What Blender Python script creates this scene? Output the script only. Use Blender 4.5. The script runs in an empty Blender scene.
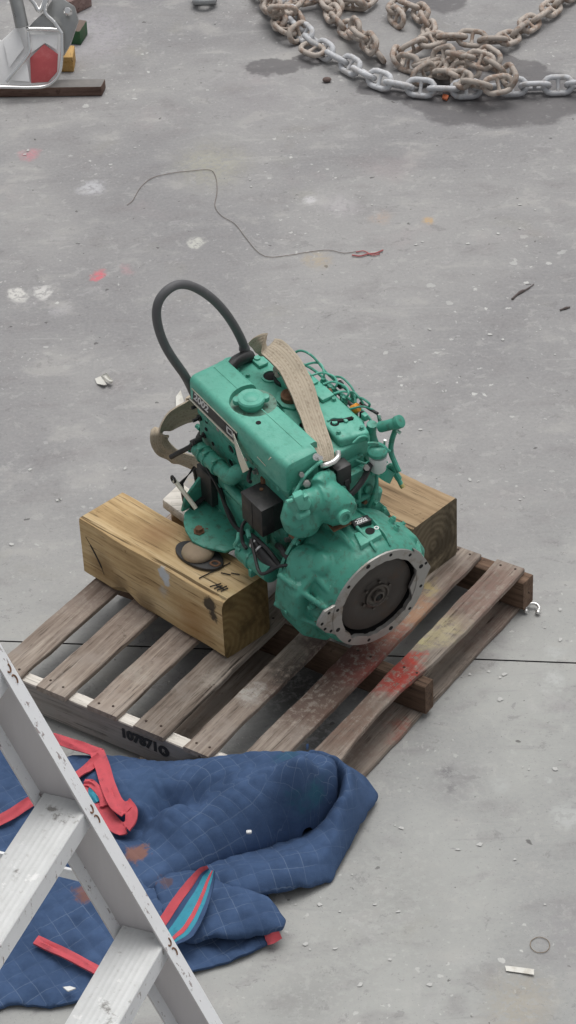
import bpy, bmesh, math, random
import numpy as np
from mathutils import Vector, Matrix, Euler, noise as mnoise
from math import radians, pi, sin, cos
random.seed(7)
S = bpy.context.scene
COL = S.collection

# ------------------------------------------------------------------ camera, sky, sun, exposure
cam = bpy.data.objects.new('camera', bpy.data.cameras.new('camera'))
COL.objects.link(cam)
cam.data.sensor_fit = 'VERTICAL'
cam.data.sensor_height = 36.0
cam.data.lens = 36.0 * 2600.0 / 1024.0
cam.data.clip_start = 0.1
cam.data.clip_end = 2000
_f, _r, _u = Vector((0.0, 0.811, -0.58505)), Vector((0.9988, -0.02867, -0.03974)), Vector((0.049, 0.58435, 0.81002))
cam.matrix_world = Matrix(((_r.x, _u.x, -_f.x, 0), (_r.y, _u.y, -_f.y, 0), (_r.z, _u.z, -_f.z, 5.2189), (0, 0, 0, 1)))
S.camera = cam

SUN_EL, SUN_AZ = radians(74), radians(25)      # azimuth measured from +y towards +x
W = bpy.data.worlds.new('World'); S.world = W; W.use_nodes = True
wt = W.node_tree
sky = wt.nodes.new('ShaderNodeTexSky'); sky.sky_type = 'NISHITA'; sky.sun_disc = False
sky.sun_elevation = SUN_EL; sky.sun_rotation = SUN_AZ
sky.air_density = 1.0; sky.dust_density = 6.0; sky.ozone_density = 1.0
hs = wt.nodes.new('ShaderNodeHueSaturation'); hs.inputs['Saturation'].default_value = 0.16
wt.links.new(sky.outputs[0], hs.inputs['Color'])
wt.links.new(hs.outputs[0], wt.nodes['Background'].inputs[0])
wt.nodes['Background'].inputs[1].default_value = 0.125
sl = bpy.data.lights.new('sun', 'SUN'); sl.energy = 1.0; sl.angle = radians(50); sl.color = (1.0, 0.975, 0.94)
sun = bpy.data.objects.new('sun', sl); COL.objects.link(sun)
sd = Vector((sin(SUN_AZ) * cos(SUN_EL), cos(SUN_AZ) * cos(SUN_EL), sin(SUN_EL)))
sun.rotation_euler = sd.to_track_quat('Z', 'Y').to_euler()
S.view_settings.view_transform = 'Standard'; S.view_settings.look = 'None'
S.view_settings.gamma = 1.0; S.view_settings.use_curve_mapping = False
S.view_settings.exposure = 0.0

# ------------------------------------------------------------------ material helpers
class NT:
    def __init__(s, name):
        s.m = bpy.data.materials.new(name); s.m.use_nodes = True
        s.t = s.m.node_tree; s.b = s.t.nodes['Principled BSDF']
        s.co = s.t.nodes.new('ShaderNodeTexCoord')
        s.info = s.t.nodes.new('ShaderNodeObjectInfo')
    def n(s, typ, **kw):
        nd = s.t.nodes.new(typ)
        for k, v in kw.items(): setattr(nd, k, v)
        return nd
    def put(s, sock, v):
        if isinstance(v, bpy.types.NodeSocket): s.t.links.new(v, sock)
        elif isinstance(v, (tuple, list)) and len(v) == 3 and sock.type == 'RGBA': sock.default_value = (*v, 1)
        else: sock.default_value = v
    def obj(s): return s.co.outputs['Object']
    def uv(s): return s.co.outputs['UV']
    def math(s, op, a, b=0.0, c=0.0, clamp=False):
        nd = s.n('ShaderNodeMath', operation=op, use_clamp=clamp)
        s.put(nd.inputs[0], a); s.put(nd.inputs[1], b); s.put(nd.inputs[2], c); return nd.outputs[0]
    def vmath(s, op, a, b=(0, 0, 0), out=0):
        nd = s.n('ShaderNodeVectorMath', operation=op)
        s.put(nd.inputs[0], a); s.put(nd.inputs[1], b); return nd.outputs[out]
    def map(s, v, scale=(1, 1, 1), loc=(0, 0, 0), rot=(0, 0, 0)):
        nd = s.n('ShaderNodeMapping'); s.put(nd.inputs['Vector'], v)
        s.put(nd.inputs['Location'], loc)
        nd.inputs['Scale'].default_value = scale; nd.inputs['Rotation'].default_value = rot
        return nd.outputs[0]
    def noise(s, v, scale, detail=4, rough=.55, dist=0, out=0):
        nd = s.n('ShaderNodeTexNoise'); s.put(nd.inputs['Vector'], v)
        nd.inputs['Scale'].default_value = scale; nd.inputs['Detail'].default_value = detail
        nd.inputs['Roughness'].default_value = rough; nd.inputs['Distortion'].default_value = dist
        return nd.outputs[out]
    def vor(s, v, scale, feature='F1', out=0, rand=1):
        nd = s.n('ShaderNodeTexVoronoi', feature=feature); s.put(nd.inputs['Vector'], v)
        nd.inputs['Scale'].default_value = scale; nd.inputs['Randomness'].default_value = rand
        return nd.outputs[out]
    def step(s, x, lo, hi, a=0.0, b=1.0):
        nd = s.n('ShaderNodeMapRange', interpolation_type='SMOOTHSTEP'); s.put(nd.inputs[0], x)
        for i, v in enumerate((lo, hi, a, b)): s.put(nd.inputs[i + 1], v)
        return nd.outputs[0]
    def mix(s, f, a, b, blend='MIX'):
        nd = s.n('ShaderNodeMix', data_type='RGBA', blend_type=blend)
        s.put(nd.inputs[0], f); s.put(nd.inputs[6], a); s.put(nd.inputs[7], b); return nd.outputs[2]
    def ramp(s, f, *stops):
        nd = s.n('ShaderNodeValToRGB'); s.put(nd.inputs[0], f); e = nd.color_ramp.elements
        while len(e) < len(stops): e.new(0.5)
        for k, (p, c) in zip(e, stops): k.position = p; k.color = (*c, 1)
        return nd.outputs[0]
    def bump(s, h, strength=.3, dist=.01, normal=None):
        nd = s.n('ShaderNodeBump'); s.put(nd.inputs['Height'], h)
        nd.inputs['Strength'].default_value = strength; nd.inputs['Distance'].default_value = dist
        if normal is not None: s.put(nd.inputs['Normal'], normal)
        return nd.outputs[0]
    def blob(s, v, pos, r, soft=.5):
        d = s.vmath('DISTANCE', v, pos, out=1)
        return s.step(d, r * (1 - soft), r, 1.0, 0.0)
    def done(s, color=None, rough=None, metal=None, normal=None, spec=None):
        if color is not None: s.put(s.b.inputs['Base Color'], color)
        if rough is not None: s.put(s.b.inputs['Roughness'], rough)
        if metal is not None: s.put(s.b.inputs['Metallic'], metal)
        if normal is not None: s.put(s.b.inputs['Normal'], normal)
        if spec is not None: s.put(s.b.inputs['Specular IOR Level'], spec)
        return s.m

def plain(name, col, rough=.6, metal=0.0, var=.25, scale=30, bump=.15, dirt=None):
    t = NT(name); o = t.obj()
    f = t.noise(o, scale, 5)
    c = t.mix(f, tuple(x * (1 - var) for x in col), tuple(min(1, x * (1 + var)) for x in col))
    if dirt:
        c = t.mix(t.step(t.noise(o, scale * .5, 6, .7), .5, .72, 0, .75), c, dirt)
    return t.done(c, t.step(f, .3, .7, rough - .08, min(1, rough + .1)), metal, t.bump(t.noise(o, scale * 6, 3), bump, .002))

def engine_paint(name, col, scale=1.0, dirt=.55):
    t = NT(name); o = t.obj()
    n1 = t.noise(o, 9 * scale, 6, .6); n2 = t.noise(o, 45 * scale, 5, .65); n3 = t.noise(o, 160, 3)
    c = t.mix(n1, tuple(x * .78 for x in col), tuple(x * 1.18 for x in col))
    c = t.mix(t.step(n2, .50, .70, 0, dirt), c, (.075, .085, .06)); c = t.mix(t.step(t.noise(t.map(o, (1, 1, .35), (2, 8, 5)), 20, 7, .7), .56, .70, 0, dirt * .9), c, (.035, .07, .05))              # greasy dust
    c = t.mix(t.step(t.noise(t.map(o, loc=(3, 1, 2)), 24, 7, .7), .64, .665, 0, .6), c, (.24, .50, .41))   # chalky scuffs
    c = t.mix(t.step(t.noise(t.map(o, loc=(7, 4, 2)), 38, 6, .7), .675, .69, 0, .9), c, (.11, .055, .035))   # rust chips
    r = t.step(n2, .3, .75, .34, .72)
    return t.done(c, r, 0, t.bump(t.math('ADD', t.math('MULTIPLY', n2, .6), n3), .22, .002), .45)

def wood(name, dark, mid, light, axis=0, grain=1.0, rough=.85, extra=None, rnd=True, grey=None):
    """grain runs along the given local axis"""
    t = NT(name); o = t.obj()
    if rnd:
        off = t.n('ShaderNodeCombineXYZ')
        for i in range(3): t.put(off.inputs[i], t.math('MULTIPLY', t.info.outputs['Random'], 17.0 + 7 * i))
        ov = t.vmath('ADD', o, off.outputs[0])
    else: ov = o
    sc = [34 * grain] * 3; sc[axis] = 1.6 * grain
    sv = t.map(ov, tuple(sc))
    g = t.noise(sv, 1.6, 7, .62, .35); g2 = t.noise(sv, 7, 4, .6)
    big = t.noise(ov, 4.5, 5, .6)
    f = t.math('ADD', t.math('MULTIPLY', g, .75), t.math('MULTIPLY', big, .35))
    c = t.ramp(f, (.30, dark), (.52, mid), (.74, light))
    c = t.mix(t.step(g2, .55, .70, 0, .7), c, tuple(x * .5 for x in dark))
    sc3 = [70 * grain] * 3; sc3[axis] = 2.2 * grain
    ck = t.noise(t.map(ov, tuple(sc3), (3, 3, 3)), 1.0, 3, .5, .5); crack = t.step(ck, .665, .70)
    c = t.mix(t.math('MULTIPLY', crack, .8), c, tuple(x * .3 for x in dark))
    sp = t.noise(t.map(ov, loc=(9, 5, 1)), 16, 8, .72); c = t.mix(t.step(sp, .60, .68, 0, .55), c, tuple(x * .8 for x in dark))
    g = t.math('SUBTRACT', g, t.math('MULTIPLY', crack, .8))
    if grey: c = t.mix(t.step(t.noise(ov, 7, 6, .65), .46, .66, 0, .7), c, grey)
    if rnd: c = t.mix(1.0, c, t.ramp(t.info.outputs['Random'], (0, (.8, .79, .78)), (1, (1.15, 1.12, 1.1))), 'MULTIPLY')
    if extra: c = extra(t, o, c)
    return t.done(c, rough, 0, t.bump(t.math('ADD', g, t.math('MULTIPLY', g2, .5)), .55, .004), .25)

# ------------------------------------------------------------------ mesh helpers
def frame_of(d):
    d = Vector(d).normalized()
    a = Vector((0, 0, 1)) if abs(d.z) < .9 else Vector((1, 0, 0))
    x = d.cross(a).normalized(); return x, d.cross(x).normalized(), d
def crom(pts, n=8, closed=False):
    P = [Vector(p) for p in pts]; out = []
    m = len(P); rng = m if closed else m - 1
    for i in range(rng):
        p0 = P[(i - 1) % m] if (closed or i > 0) else P[0] * 2 - P[1]
        p1, p2 = P[i], P[(i + 1) % m]
        p3 = P[(i + 2) % m] if (closed or i + 2 < m) else P[-1] * 2 - P[-2]
        for k in range(n):
            t = k / n
            out.append(.5 * ((2 * p1) + (p2 - p0) * t + (2 * p0 - 5 * p1 + 4 * p2 - p3) * t * t + (3 * p1 - p0 - 3 * p2 + p3) * t ** 3))
    if not closed: out.append(P[-1].copy())
    return out
class MB:
    def __init__(s): s.bm = bmesh.new()
    def _add(s, bm, bevel=0, segs=2, M=None, mi=0):
        if bevel:
            bmesh.ops.recalc_face_normals(bm, faces=bm.faces)
            es = [e for e in bm.edges if len(e.link_faces) == 2 and e.calc_face_angle(0) > .5]
            bmesh.ops.bevel(bm, geom=es, offset=bevel, segments=segs, profile=.5, affect='EDGES', clamp_overlap=True)
        if M is not None: bmesh.ops.transform(bm, matrix=M, verts=bm.verts)
        for f in bm.faces: f.material_index = mi
        me = bpy.data.meshes.new('tmp'); bm.to_mesh(me); bm.free(); s.bm.from_mesh(me); bpy.data.meshes.remove(me)
        return s
    def box(s, lo, hi, bevel=0, segs=2, M=None, mi=0):
        bm = bmesh.new(); bmesh.ops.create_cube(bm, size=1)
        for v in bm.verts: v.co = Vector([lo[i] + (v.co[i] + .5) * (hi[i] - lo[i]) for i in range(3)])
        return s._add(bm, bevel, segs, M, mi)
    def prism(s, poly, vec, bevel=0, segs=2, mi=0):
        bm = bmesh.new(); a = [bm.verts.new(p) for p in poly]; b = [bm.verts.new(Vector(p) + Vector(vec)) for p in poly]
        n = len(a); bm.faces.new(a); bm.faces.new(b[::-1])
        for i in range(n): bm.faces.new((a[i], b[i], b[(i + 1) % n], a[(i + 1) % n]))
        bmesh.ops.recalc_face_normals(bm, faces=bm.faces)
        return s._add(bm, bevel, segs, None, mi)
    def lathe(s, o, axis, prof, seg=24, mi=0, cap=True, bevel=0):
        x, y, d = frame_of(axis); o = Vector(o); bm = bmesh.new(); rings = []
        for t, r in prof:
            rings.append([bm.verts.new(o + d * t + (x * cos(2 * pi * k / seg) + y * sin(2 * pi * k / seg)) * max(r, 1e-4)) for k in range(seg)])
        for A, B in zip(rings, rings[1:]):
            for k in range(seg): bm.faces.new((A[k], A[(k + 1) % seg], B[(k + 1) % seg], B[k]))
        if cap: bm.faces.new(rings[0][::-1]); bm.faces.new(rings[-1])
        bmesh.ops.recalc_face_normals(bm, faces=bm.faces)
        return s._add(bm, bevel, 2, None, mi)
    def cyl(s, p0, p1, r0, r1=None, seg=16, bevel=0, mi=0):
        L = (Vector(p1) - Vector(p0)).length
        return s.lathe(p0, Vector(p1) - Vector(p0), [(0, r0), (L, r0 if r1 is None else r1)], seg, mi, True, bevel)
    def tube(s, pts, r, seg=8, n=6, mi=0, closed=False, raw=False):
        P = [Vector(p) for p in pts] if raw else crom(pts, n, closed)
        bm = bmesh.new(); rings = []; m = len(P); up = None
        for i, p in enumerate(P):
            if closed: d = P[(i + 1) % m] - P[(i - 1) % m]
            else: d = P[min(i + 1, m - 1)] - P[max(i - 1, 0)]
            d.normalize()
            if up is None: up = frame_of(d)[0]
            up = (up - d * up.dot(d)).normalized(); y = d.cross(up)
            rr = r[min(int(i * len(r) / m), len(r) - 1)] if isinstance(r, (list, tuple)) else r
            rings.append([bm.verts.new(p + (up * cos(2 * pi * k / seg) + y * sin(2 * pi * k / seg)) * rr) for k in range(seg)])
        pairs = list(zip(rings, rings[1:])) + ([(rings[-1], rings[0])] if closed else [])
        for A, B in pairs:
            for k in range(seg): bm.faces.new((A[k], A[(k + 1) % seg], B[(k + 1) % seg], B[k]))
        if not closed: bm.faces.new(rings[0][::-1]); bm.faces.new(rings[-1])
        bmesh.ops.recalc_face_normals(bm, faces=bm.faces)
        return s._add(bm, 0, 2, None, mi)
    def ball(s, c, r, sc=(1, 1, 1), sub=3, mi=0):
        bm = bmesh.new(); bmesh.ops.create_icosphere(bm, subdivisions=sub, radius=r)
        for v in bm.verts: v.co = Vector((v.co.x * sc[0], v.co.y * sc[1], v.co.z * sc[2])) + Vector(c)
        return s._add(bm, 0, 2, None, mi)
    def ribbon(s, pts, wv, hw, th, n=8, mi=0, sag=0.0, cols=6, ruffle=0.0):
        P = crom(pts, n); Wd = crom(wv, n); H = crom([(h, 0, 0) for h in hw], n) if isinstance(hw, (list, tuple)) else None
        bm = bmesh.new(); top = []; bot = []; m = len(P)
        for i, p in enumerate(P):
            d = (P[min(i + 1, m - 1)] - P[max(i - 1, 0)]).normalized(); w = Wd[i]; w = (w - d * w.dot(d)).normalized(); nrm = d.cross(w).normalized()
            h = H[i].x if H else hw; a = []; b = []
            for k in range(cols + 1):
                q = k / cols * 2 - 1
                c = p + w * h * q + nrm * (sag * (1 - q * q) + ruffle * mnoise.noise(p * 18 + w * q * 2.3) - sag * .5)
                a.append(bm.verts.new(c + nrm * th * .5)); b.append(bm.verts.new(c - nrm * th * .5))
            top.append(a); bot.append(b)
        for i in range(m - 1):
            for k in range(cols):
                bm.faces.new((top[i][k], top[i][k + 1], top[i + 1][k + 1], top[i + 1][k]))
                bm.faces.new((bot[i][k], bot[i + 1][k], bot[i + 1][k + 1], bot[i][k + 1]))
            for k in (0, cols): bm.faces.new((top[i][k], top[i + 1][k], bot[i + 1][k], bot[i][k]))
        for i in (0, m - 1):
            for k in range(cols): bm.faces.new((top[i][k], bot[i][k], bot[i][k + 1], top[i][k + 1]))
        bmesh.ops.recalc_face_normals(bm, faces=bm.faces)
        # uv: u along, v across
        uvl = bm.loops.layers.uv.new('UVMap')
        idx = {}
        for i in range(m):
            for k in range(cols + 1): idx[top[i][k]] = (i / n, k / cols); idx[bot[i][k]] = (i / n, k / cols)
        for f in bm.faces:
            for l in f.loops: l[uvl].uv = idx[l.vert]
        return s._add(bm, 0, 2, None, mi)
    def loft(s, sections, mi=0, cap=True):
        bm = bmesh.new(); R = [[bm.verts.new(p) for p in sec] for sec in sections]; k = len(R[0])
        for A, B in zip(R, R[1:]):
            for i in range(k): bm.faces.new((A[i], A[(i + 1) % k], B[(i + 1) % k], B[i]))
        if cap: bm.faces.new(R[0][::-1]); bm.faces.new(R[-1])
        bmesh.ops.recalc_face_normals(bm, faces=bm.faces)
        return s._add(bm, 0, 2, None, mi)
    def build(s, name, mats, parent=None, smooth=35, label=None):
        me = bpy.data.meshes.new(name); s.bm.to_mesh(me); s.bm.free()
        for m in (mats if isinstance(mats, (list, tuple)) else [mats]): me.materials.append(m)
        return link_mesh(name, me, parent, smooth, label)
def link_mesh(name, me, parent=None, smooth=35, label=None):
    o = bpy.data.objects.new(name, me); COL.objects.link(o)
    if smooth and len(me.polygons):
        me.polygons.foreach_set('use_smooth', [True] * len(me.polygons)); me.set_sharp_from_angle(angle=radians(smooth))
    if parent: o.parent = parent
    if label: o['label'] = label
    return o
def tag(o, label=None, cat=None, group=None, kind=None):
    if label: o['label'] = label
    if cat: o['category'] = cat
    if group: o['group'] = group
    if kind: o['kind'] = kind
    return o
def empty(name, loc=(0, 0, 0), rz=0.0):
    o = bpy.data.objects.new(name, None); COL.objects.link(o); o.location = loc; o.rotation_euler = (0, 0, rz); o.empty_display_size = .1
    return o
def modded(o, mods):
    """apply modifiers [(type, {settings})] to a linked object's mesh"""
    for ty, st in mods:
        md = o.modifiers.new(ty, ty)
        for k, v in st.items(): setattr(md, k, v)
    dg = bpy.context.evaluated_depsgraph_get(); dg.update()
    me = bpy.data.meshes.new_from_object(o.evaluated_get(dg)); old = o.data; o.modifiers.clear()
    for m in old.materials:
        if m and m.name not in [x.name for x in me.materials if x]: me.materials.append(m)
    o.data = me; me.name = o.name; bpy.data.meshes.remove(old)
    return o
def casting(o, voxel=.006, it=5, smooth=60):
    modded(o, [('REMESH', dict(mode='VOXEL', voxel_size=voxel)), ('SMOOTH', dict(factor=.5, iterations=it))])
    me = o.data; me.polygons.foreach_set('use_smooth', [True] * len(me.polygons)); return o
def split_loose(o):
    """give every separate piece of a part its own object"""
    bm = bmesh.new(); bm.from_mesh(o.data); bm.verts.ensure_lookup_table(); seen = set(); isl = []
    for v in bm.verts:
        if v in seen: continue
        st_, cur = [v], []; seen.add(v)
        while st_:
            w = st_.pop(); cur.append(w)
            for e in w.link_edges:
                q = e.other_vert(w)
                if q not in seen: seen.add(q); st_.append(q)
        isl.append([w.index for w in cur])
    if len(isl) > 1:
        src = o.data.copy()
        for k, ids in enumerate(isl):
            keep = set(ids); b2 = bmesh.new(); b2.from_mesh(src)
            bmesh.ops.delete(b2, geom=[v for v in b2.verts if v.index not in keep], context='VERTS')
            if k == 0: b2.to_mesh(o.data)
            else:
                me = src.copy(); b2.to_mesh(me); c = o.copy(); c.data = me; COL.objects.link(c); me.name = o.name.split('.')[0]
            b2.free()
        bpy.data.meshes.remove(src)
    bm.free()
def text_into(name, s, size, M, mat, parent, extrude=.0006, bold=0.0, shear=0.0, align='CENTER'):
    cu = bpy.data.curves.new(name, 'FONT'); cu.body = s; cu.size = size; cu.extrude = extrude; cu.offset = bold; cu.shear = shear
    cu.align_x = align; cu.align_y = 'CENTER'
    t = bpy.data.objects.new('tmp', cu); COL.objects.link(t)
    dg = bpy.context.evaluated_depsgraph_get(); dg.update()
    me = bpy.data.meshes.new_from_object(t.evaluated_get(dg)); bpy.data.objects.remove(t)
    me.transform(M); me.materials.clear(); me.materials.append(mat); me.name = name
    return link_mesh(name, me, parent, 0)
def axes(o, x, y, z=None):
    x = Vector(x).normalized(); z = x.cross(Vector(y)).normalized() if z is None else Vector(z).normalized(); y = z.cross(x)
    return Matrix(((x.x, y.x, z.x, o[0]), (x.y, y.y, z.y, o[1]), (x.z, y.z, z.z, o[2]), (0, 0, 0, 1)))

# ------------------------------------------------------------------ the concrete yard
def joint_y(x): return 6.6 - 0.139 * (x + 0.95)
def concrete():
    t = NT('stained_concrete'); o = t.obj()
    warp = t.vmath('ADD', o, t.vmath('SCALE', t.vmath('SUBTRACT', t.noise(o, 5, 5, .65, 0, 1), (.5, .5, .5)), (0, 0, 0)))
    wn = warp.node.inputs[1].links[0].from_node; wn.inputs['Scale'].default_value = .16
    wf = t.vmath('ADD', o, t.vmath('SCALE', t.vmath('SUBTRACT', t.noise(o, 22, 5, .7, 0, 1), (.5, .5, .5)), (0, 0, 0)))
    wf.node.inputs[1].links[0].from_node.inputs['Scale'].default_value = .05
    big = t.noise(o, .9, 6, .6, .6); mid = t.noise(t.map(o, (1, 1.6, 1)), 4.2, 7, .62, .3); fine = t.noise(o, 70, 4, .7)
    sep = t.n('ShaderNodeSeparateXYZ'); t.put(sep.inputs[0], o)
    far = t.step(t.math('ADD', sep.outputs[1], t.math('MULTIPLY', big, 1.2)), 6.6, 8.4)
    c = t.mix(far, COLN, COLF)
    c = t.mix(t.step(big, .34, .66), t.mix(1.0, c, (.86, .86, .87), 'MULTIPLY'), t.mix(1.0, c, (1.12, 1.12, 1.10), 'MULTIPLY'))
    c = t.mix(t.step(mid, .50, .72, 0, .55), c, (.205, .195, .20))
    c = t.mix(t.step(mid, .46, .30, 0, .45), c, (.40, .39, .37))
    c = t.mix(t.step(t.noise(t.map(o, (1, 1, 1), (5, 2, 0)), 2.3, 5, .6), .6, .75, 0, .30), c, (.26, .25, .205))      # olive traffic film
    c = t.mix(t.step(t.noise(t.map(o, (1, 1, 1), (1, 9, 0)), 1.7, 5, .6), .58, .75, 0, .22), c, (.34, .25, .26))     # pinkish dust
    sh = t.noise(t.map(o, loc=(6, 3, 0)), 13, 9, .74, .4)
    c = t.mix(t.step(sh, .575, .60, 0, .28), c, (.44, .435, .42)); c = t.mix(t.step(sh, .40, .375, 0, .42), c, (.165, .16, .165))
    sh2 = t.noise(t.map(o, loc=(1, 13, 0)), 5.5, 10, .75, .3)
    c = t.mix(t.step(sh2, .60, .62, 0, .25), c, (.42, .41, .41)); c = t.mix(t.step(sh2, .375, .35, 0, .40), c, (.17, .165, .165))
    crk = t.vor(t.vmath('ADD', o, t.noise(o, 3, 5, .6, 0, 1)), .9, 'DISTANCE_TO_EDGE'); c = t.mix(t.math('MULTIPLY', t.step(crk, .004, .0015), t.step(t.noise(o, 1.1, 3), .56, .62, 0, .55)), c, (.13, .125, .125))
    # long sweeping smears
    sw = t.noise(t.map(o, (.8, 7, 1), rot=(0, 0, .35)), 2.2, 5, .6, .8)
    c = t.mix(t.step(sw, .60, .74, 0, .35), c, (.20, .195, .20))
    sw2 = t.noise(t.map(o, (.9, 9, 1), (4, 4, 0), (0, 0, -.5)), 2.0, 5, .6, .6)
    c = t.mix(t.step(sw2, .62, .74, 0, .4), c, (.40, .40, .385))
    c = t.mix(t.step(fine, .3, .75, 0, .28), c, (.42, .41, .39))
    c = t.mix(t.step(t.noise(o, 130, 2, .6), .62, .72, 0, .4), c, (.15, .145, .14))
    # pale droplets of paint and filler in drifts
    drift = t.step(t.noise(t.map(o, loc=(2, 6, 0)), 1.6, 4, .6), .42, .66)
    for sc, thr, amt, seed in ((34, .20, .85, 0), (15, .17, .75, 3), (70, .20, .6, 8)):
        v = t.map(wf, loc=(seed, seed * 1.7, 0)); nd = t.n('ShaderNodeTexVoronoi'); t.put(nd.inputs['Vector'], v); nd.inputs['Scale'].default_value = sc
        s2 = t.n('ShaderNodeSeparateColor'); t.put(s2.inputs[0], nd.outputs['Color'])
        gate = t.math('MULTIPLY', t.math('GREATER_THAN', s2.outputs[0], .86), drift)
        rad = t.math('MULTIPLY', s2.outputs[1], thr * 1.6)
        dot = t.math('MULTIPLY', t.math('LESS_THAN', nd.outputs['Distance'], rad), gate)
        c = t.mix(t.math('MULTIPLY', dot, amt), c, (.56, .56, .54))
    for sc, seed in ((9, 11), (21, 14)):
        nd = t.n('ShaderNodeTexVoronoi'); t.put(nd.inputs['Vector'], t.map(wf, loc=(seed, 2, 0))); nd.inputs['Scale'].default_value = sc
        s2 = t.n('ShaderNodeSeparateColor'); t.put(s2.inputs[0], nd.outputs['Color'])
        dot = t.math('MULTIPLY', t.math('LESS_THAN', nd.outputs['Distance'], .075), t.math('GREATER_THAN', s2.outputs[0], .72))
        c = t.mix(t.math('MULTIPLY', dot, .75), c, (.085, .08, .08))
    # individual marks on the floor, plus painted shade under the pallet
    marks_and_shade = [
        ((0.4446, 5.8611, 0.0), .030, (.13,.125,.135), .75, .8), ((0.4412, 5.7808, 0.0), .022, (.15,.145,.15), .6, .8), ((0.4177, 5.8631, 0.0), .03, (.2,.195,.2), .5, .9), ((0.4578, 5.8019, 0.0), .12, (.22,.215,.22), .5, .9),
        ((-0.7236, 8.9046, 0.0), .045, (.62,.13,.16), .8, .6), ((-1.0222, 9.9388, 0.0), .06, (.55,.18,.22), .6, .8), ((-0.5938, 8.9387, 0.0), .05, (.5,.25,.27), .4, .9), ((0.6229, 9.1953, 0.0), .035, (.55,.34,.12), .6, .7), ((0.4311, 9.239, 0.0), .06, (.46,.33,.25), .4, .9),
        ((0.1748, 8.9113, 0.0), .07, (.42,.33,.2), .4, .8), ((-0.3371, 7.4543, 0.0), .05, (.36,.3,.2), .4, .9), ((-0.2485, 9.7604, 0.0), .22, (.36,.35,.27), .5, .9), ((-0.0822, 5.709, 0.0), .05, (.3,.3,.3), .3, .9),
        ((0.802, 6.2625, 0.0), .045, (.48,.49,.48), .7, .6), ((0.8257, 6.39, 0.0), .05, (.45,.46,.45), .55, .8), ((0.5913, 5.7921, 0.0), .04, (.42,.43,.42), .5, .8), ((0.7687, 5.6475, 0.0), .06, (.46,.47,.46), .6, .7), ((0.7359, 5.8038, 0.0), .02, (.45,.46,.45), .6, .8),
        ((-1.0243, 8.7649, 0.0), .05, (.6,.59,.56), .85, .5), ((-0.9193, 8.7777, 0.0), .045, (.58,.57,.55), .8, .5), ((-0.3161, 9.1095, 0.0), .05, (.55,.55,.5), .75, .5), ((-0.8431, 8.6429, 0.0), .06, (.42,.41,.42), .5, .9), ((0.2743, 9.3626, 0.0), .11, (.43,.41,.42), .6, .9), ((0.1532, 9.4168, 0.0), .04, (.55,.54,.55), .7, .7),
        ((-0.7592, 9.6201, 0.0), .07, (.5,.5,.52), .7, .7), ((-0.8169, 11.0835, 0.0), .3, (.40,.38,.41), .5, .9), ((0.5603, 4.8947, 0.0), .16, (.35,.31,.24), .45, .9), ((0.7429, 5.1575, 0.0), .18, (.25,.24,.25), .5, .9), ((-0.0325, 4.9634, 0.0), .14, (.26,.26,.25), .4, .9), ((0.0514, 5.0136, 0.0), .2, (.25,.25,.245), .3, .95),
        ((0.0102, 6.2792, 0.0), .16, (.085,.083,.08), .8, .8), ((0.1717, 6.3755, 0.0), .16, (.075,.072,.07), .8, .8), ((-0.1287, 6.3988, 0.0), .15, (.10,.098,.095), .7, .8), ((-0.1788, 6.2206, 0.0), .12, (.11,.108,.105), .6, .8), ((0.0583, 6.06, 0.0), .12, (.10,.098,.095), .7, .8),  # shade seen through the deck gaps, painted as dark blobs
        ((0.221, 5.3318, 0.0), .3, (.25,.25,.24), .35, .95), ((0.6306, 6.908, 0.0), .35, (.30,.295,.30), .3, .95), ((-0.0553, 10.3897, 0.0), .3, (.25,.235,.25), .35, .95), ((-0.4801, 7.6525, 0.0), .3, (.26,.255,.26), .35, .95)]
    for pos, r, col, amt, soft in marks_and_shade:
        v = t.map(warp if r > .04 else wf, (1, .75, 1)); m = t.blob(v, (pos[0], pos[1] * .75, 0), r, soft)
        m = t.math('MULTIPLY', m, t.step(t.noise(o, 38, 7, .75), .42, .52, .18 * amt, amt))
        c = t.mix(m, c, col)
    wet = None
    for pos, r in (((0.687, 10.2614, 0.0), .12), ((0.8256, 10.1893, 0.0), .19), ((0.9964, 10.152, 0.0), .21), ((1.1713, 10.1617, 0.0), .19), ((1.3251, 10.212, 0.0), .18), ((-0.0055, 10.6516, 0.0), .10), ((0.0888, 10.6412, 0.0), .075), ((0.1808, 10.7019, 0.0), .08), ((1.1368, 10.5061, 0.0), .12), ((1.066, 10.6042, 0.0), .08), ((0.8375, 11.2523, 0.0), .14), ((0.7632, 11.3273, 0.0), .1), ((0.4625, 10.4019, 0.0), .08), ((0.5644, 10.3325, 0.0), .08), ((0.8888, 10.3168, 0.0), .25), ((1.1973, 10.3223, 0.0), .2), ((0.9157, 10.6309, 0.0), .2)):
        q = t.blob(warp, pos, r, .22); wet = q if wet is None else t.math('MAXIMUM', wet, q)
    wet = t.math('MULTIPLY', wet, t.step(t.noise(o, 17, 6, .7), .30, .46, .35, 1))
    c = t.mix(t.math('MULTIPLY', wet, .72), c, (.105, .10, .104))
    h = t.math('ADD', t.math('MULTIPLY', fine, .5), t.noise(o, 210, 2))
    return t.done(c, t.step(mid, .3, .7, .72, .9), 0, t.bump(h, .22, .003), .3)
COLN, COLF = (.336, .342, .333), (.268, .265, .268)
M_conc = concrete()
M_joint = plain('joint_filler', (.03, .03, .03), .9)
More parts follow.
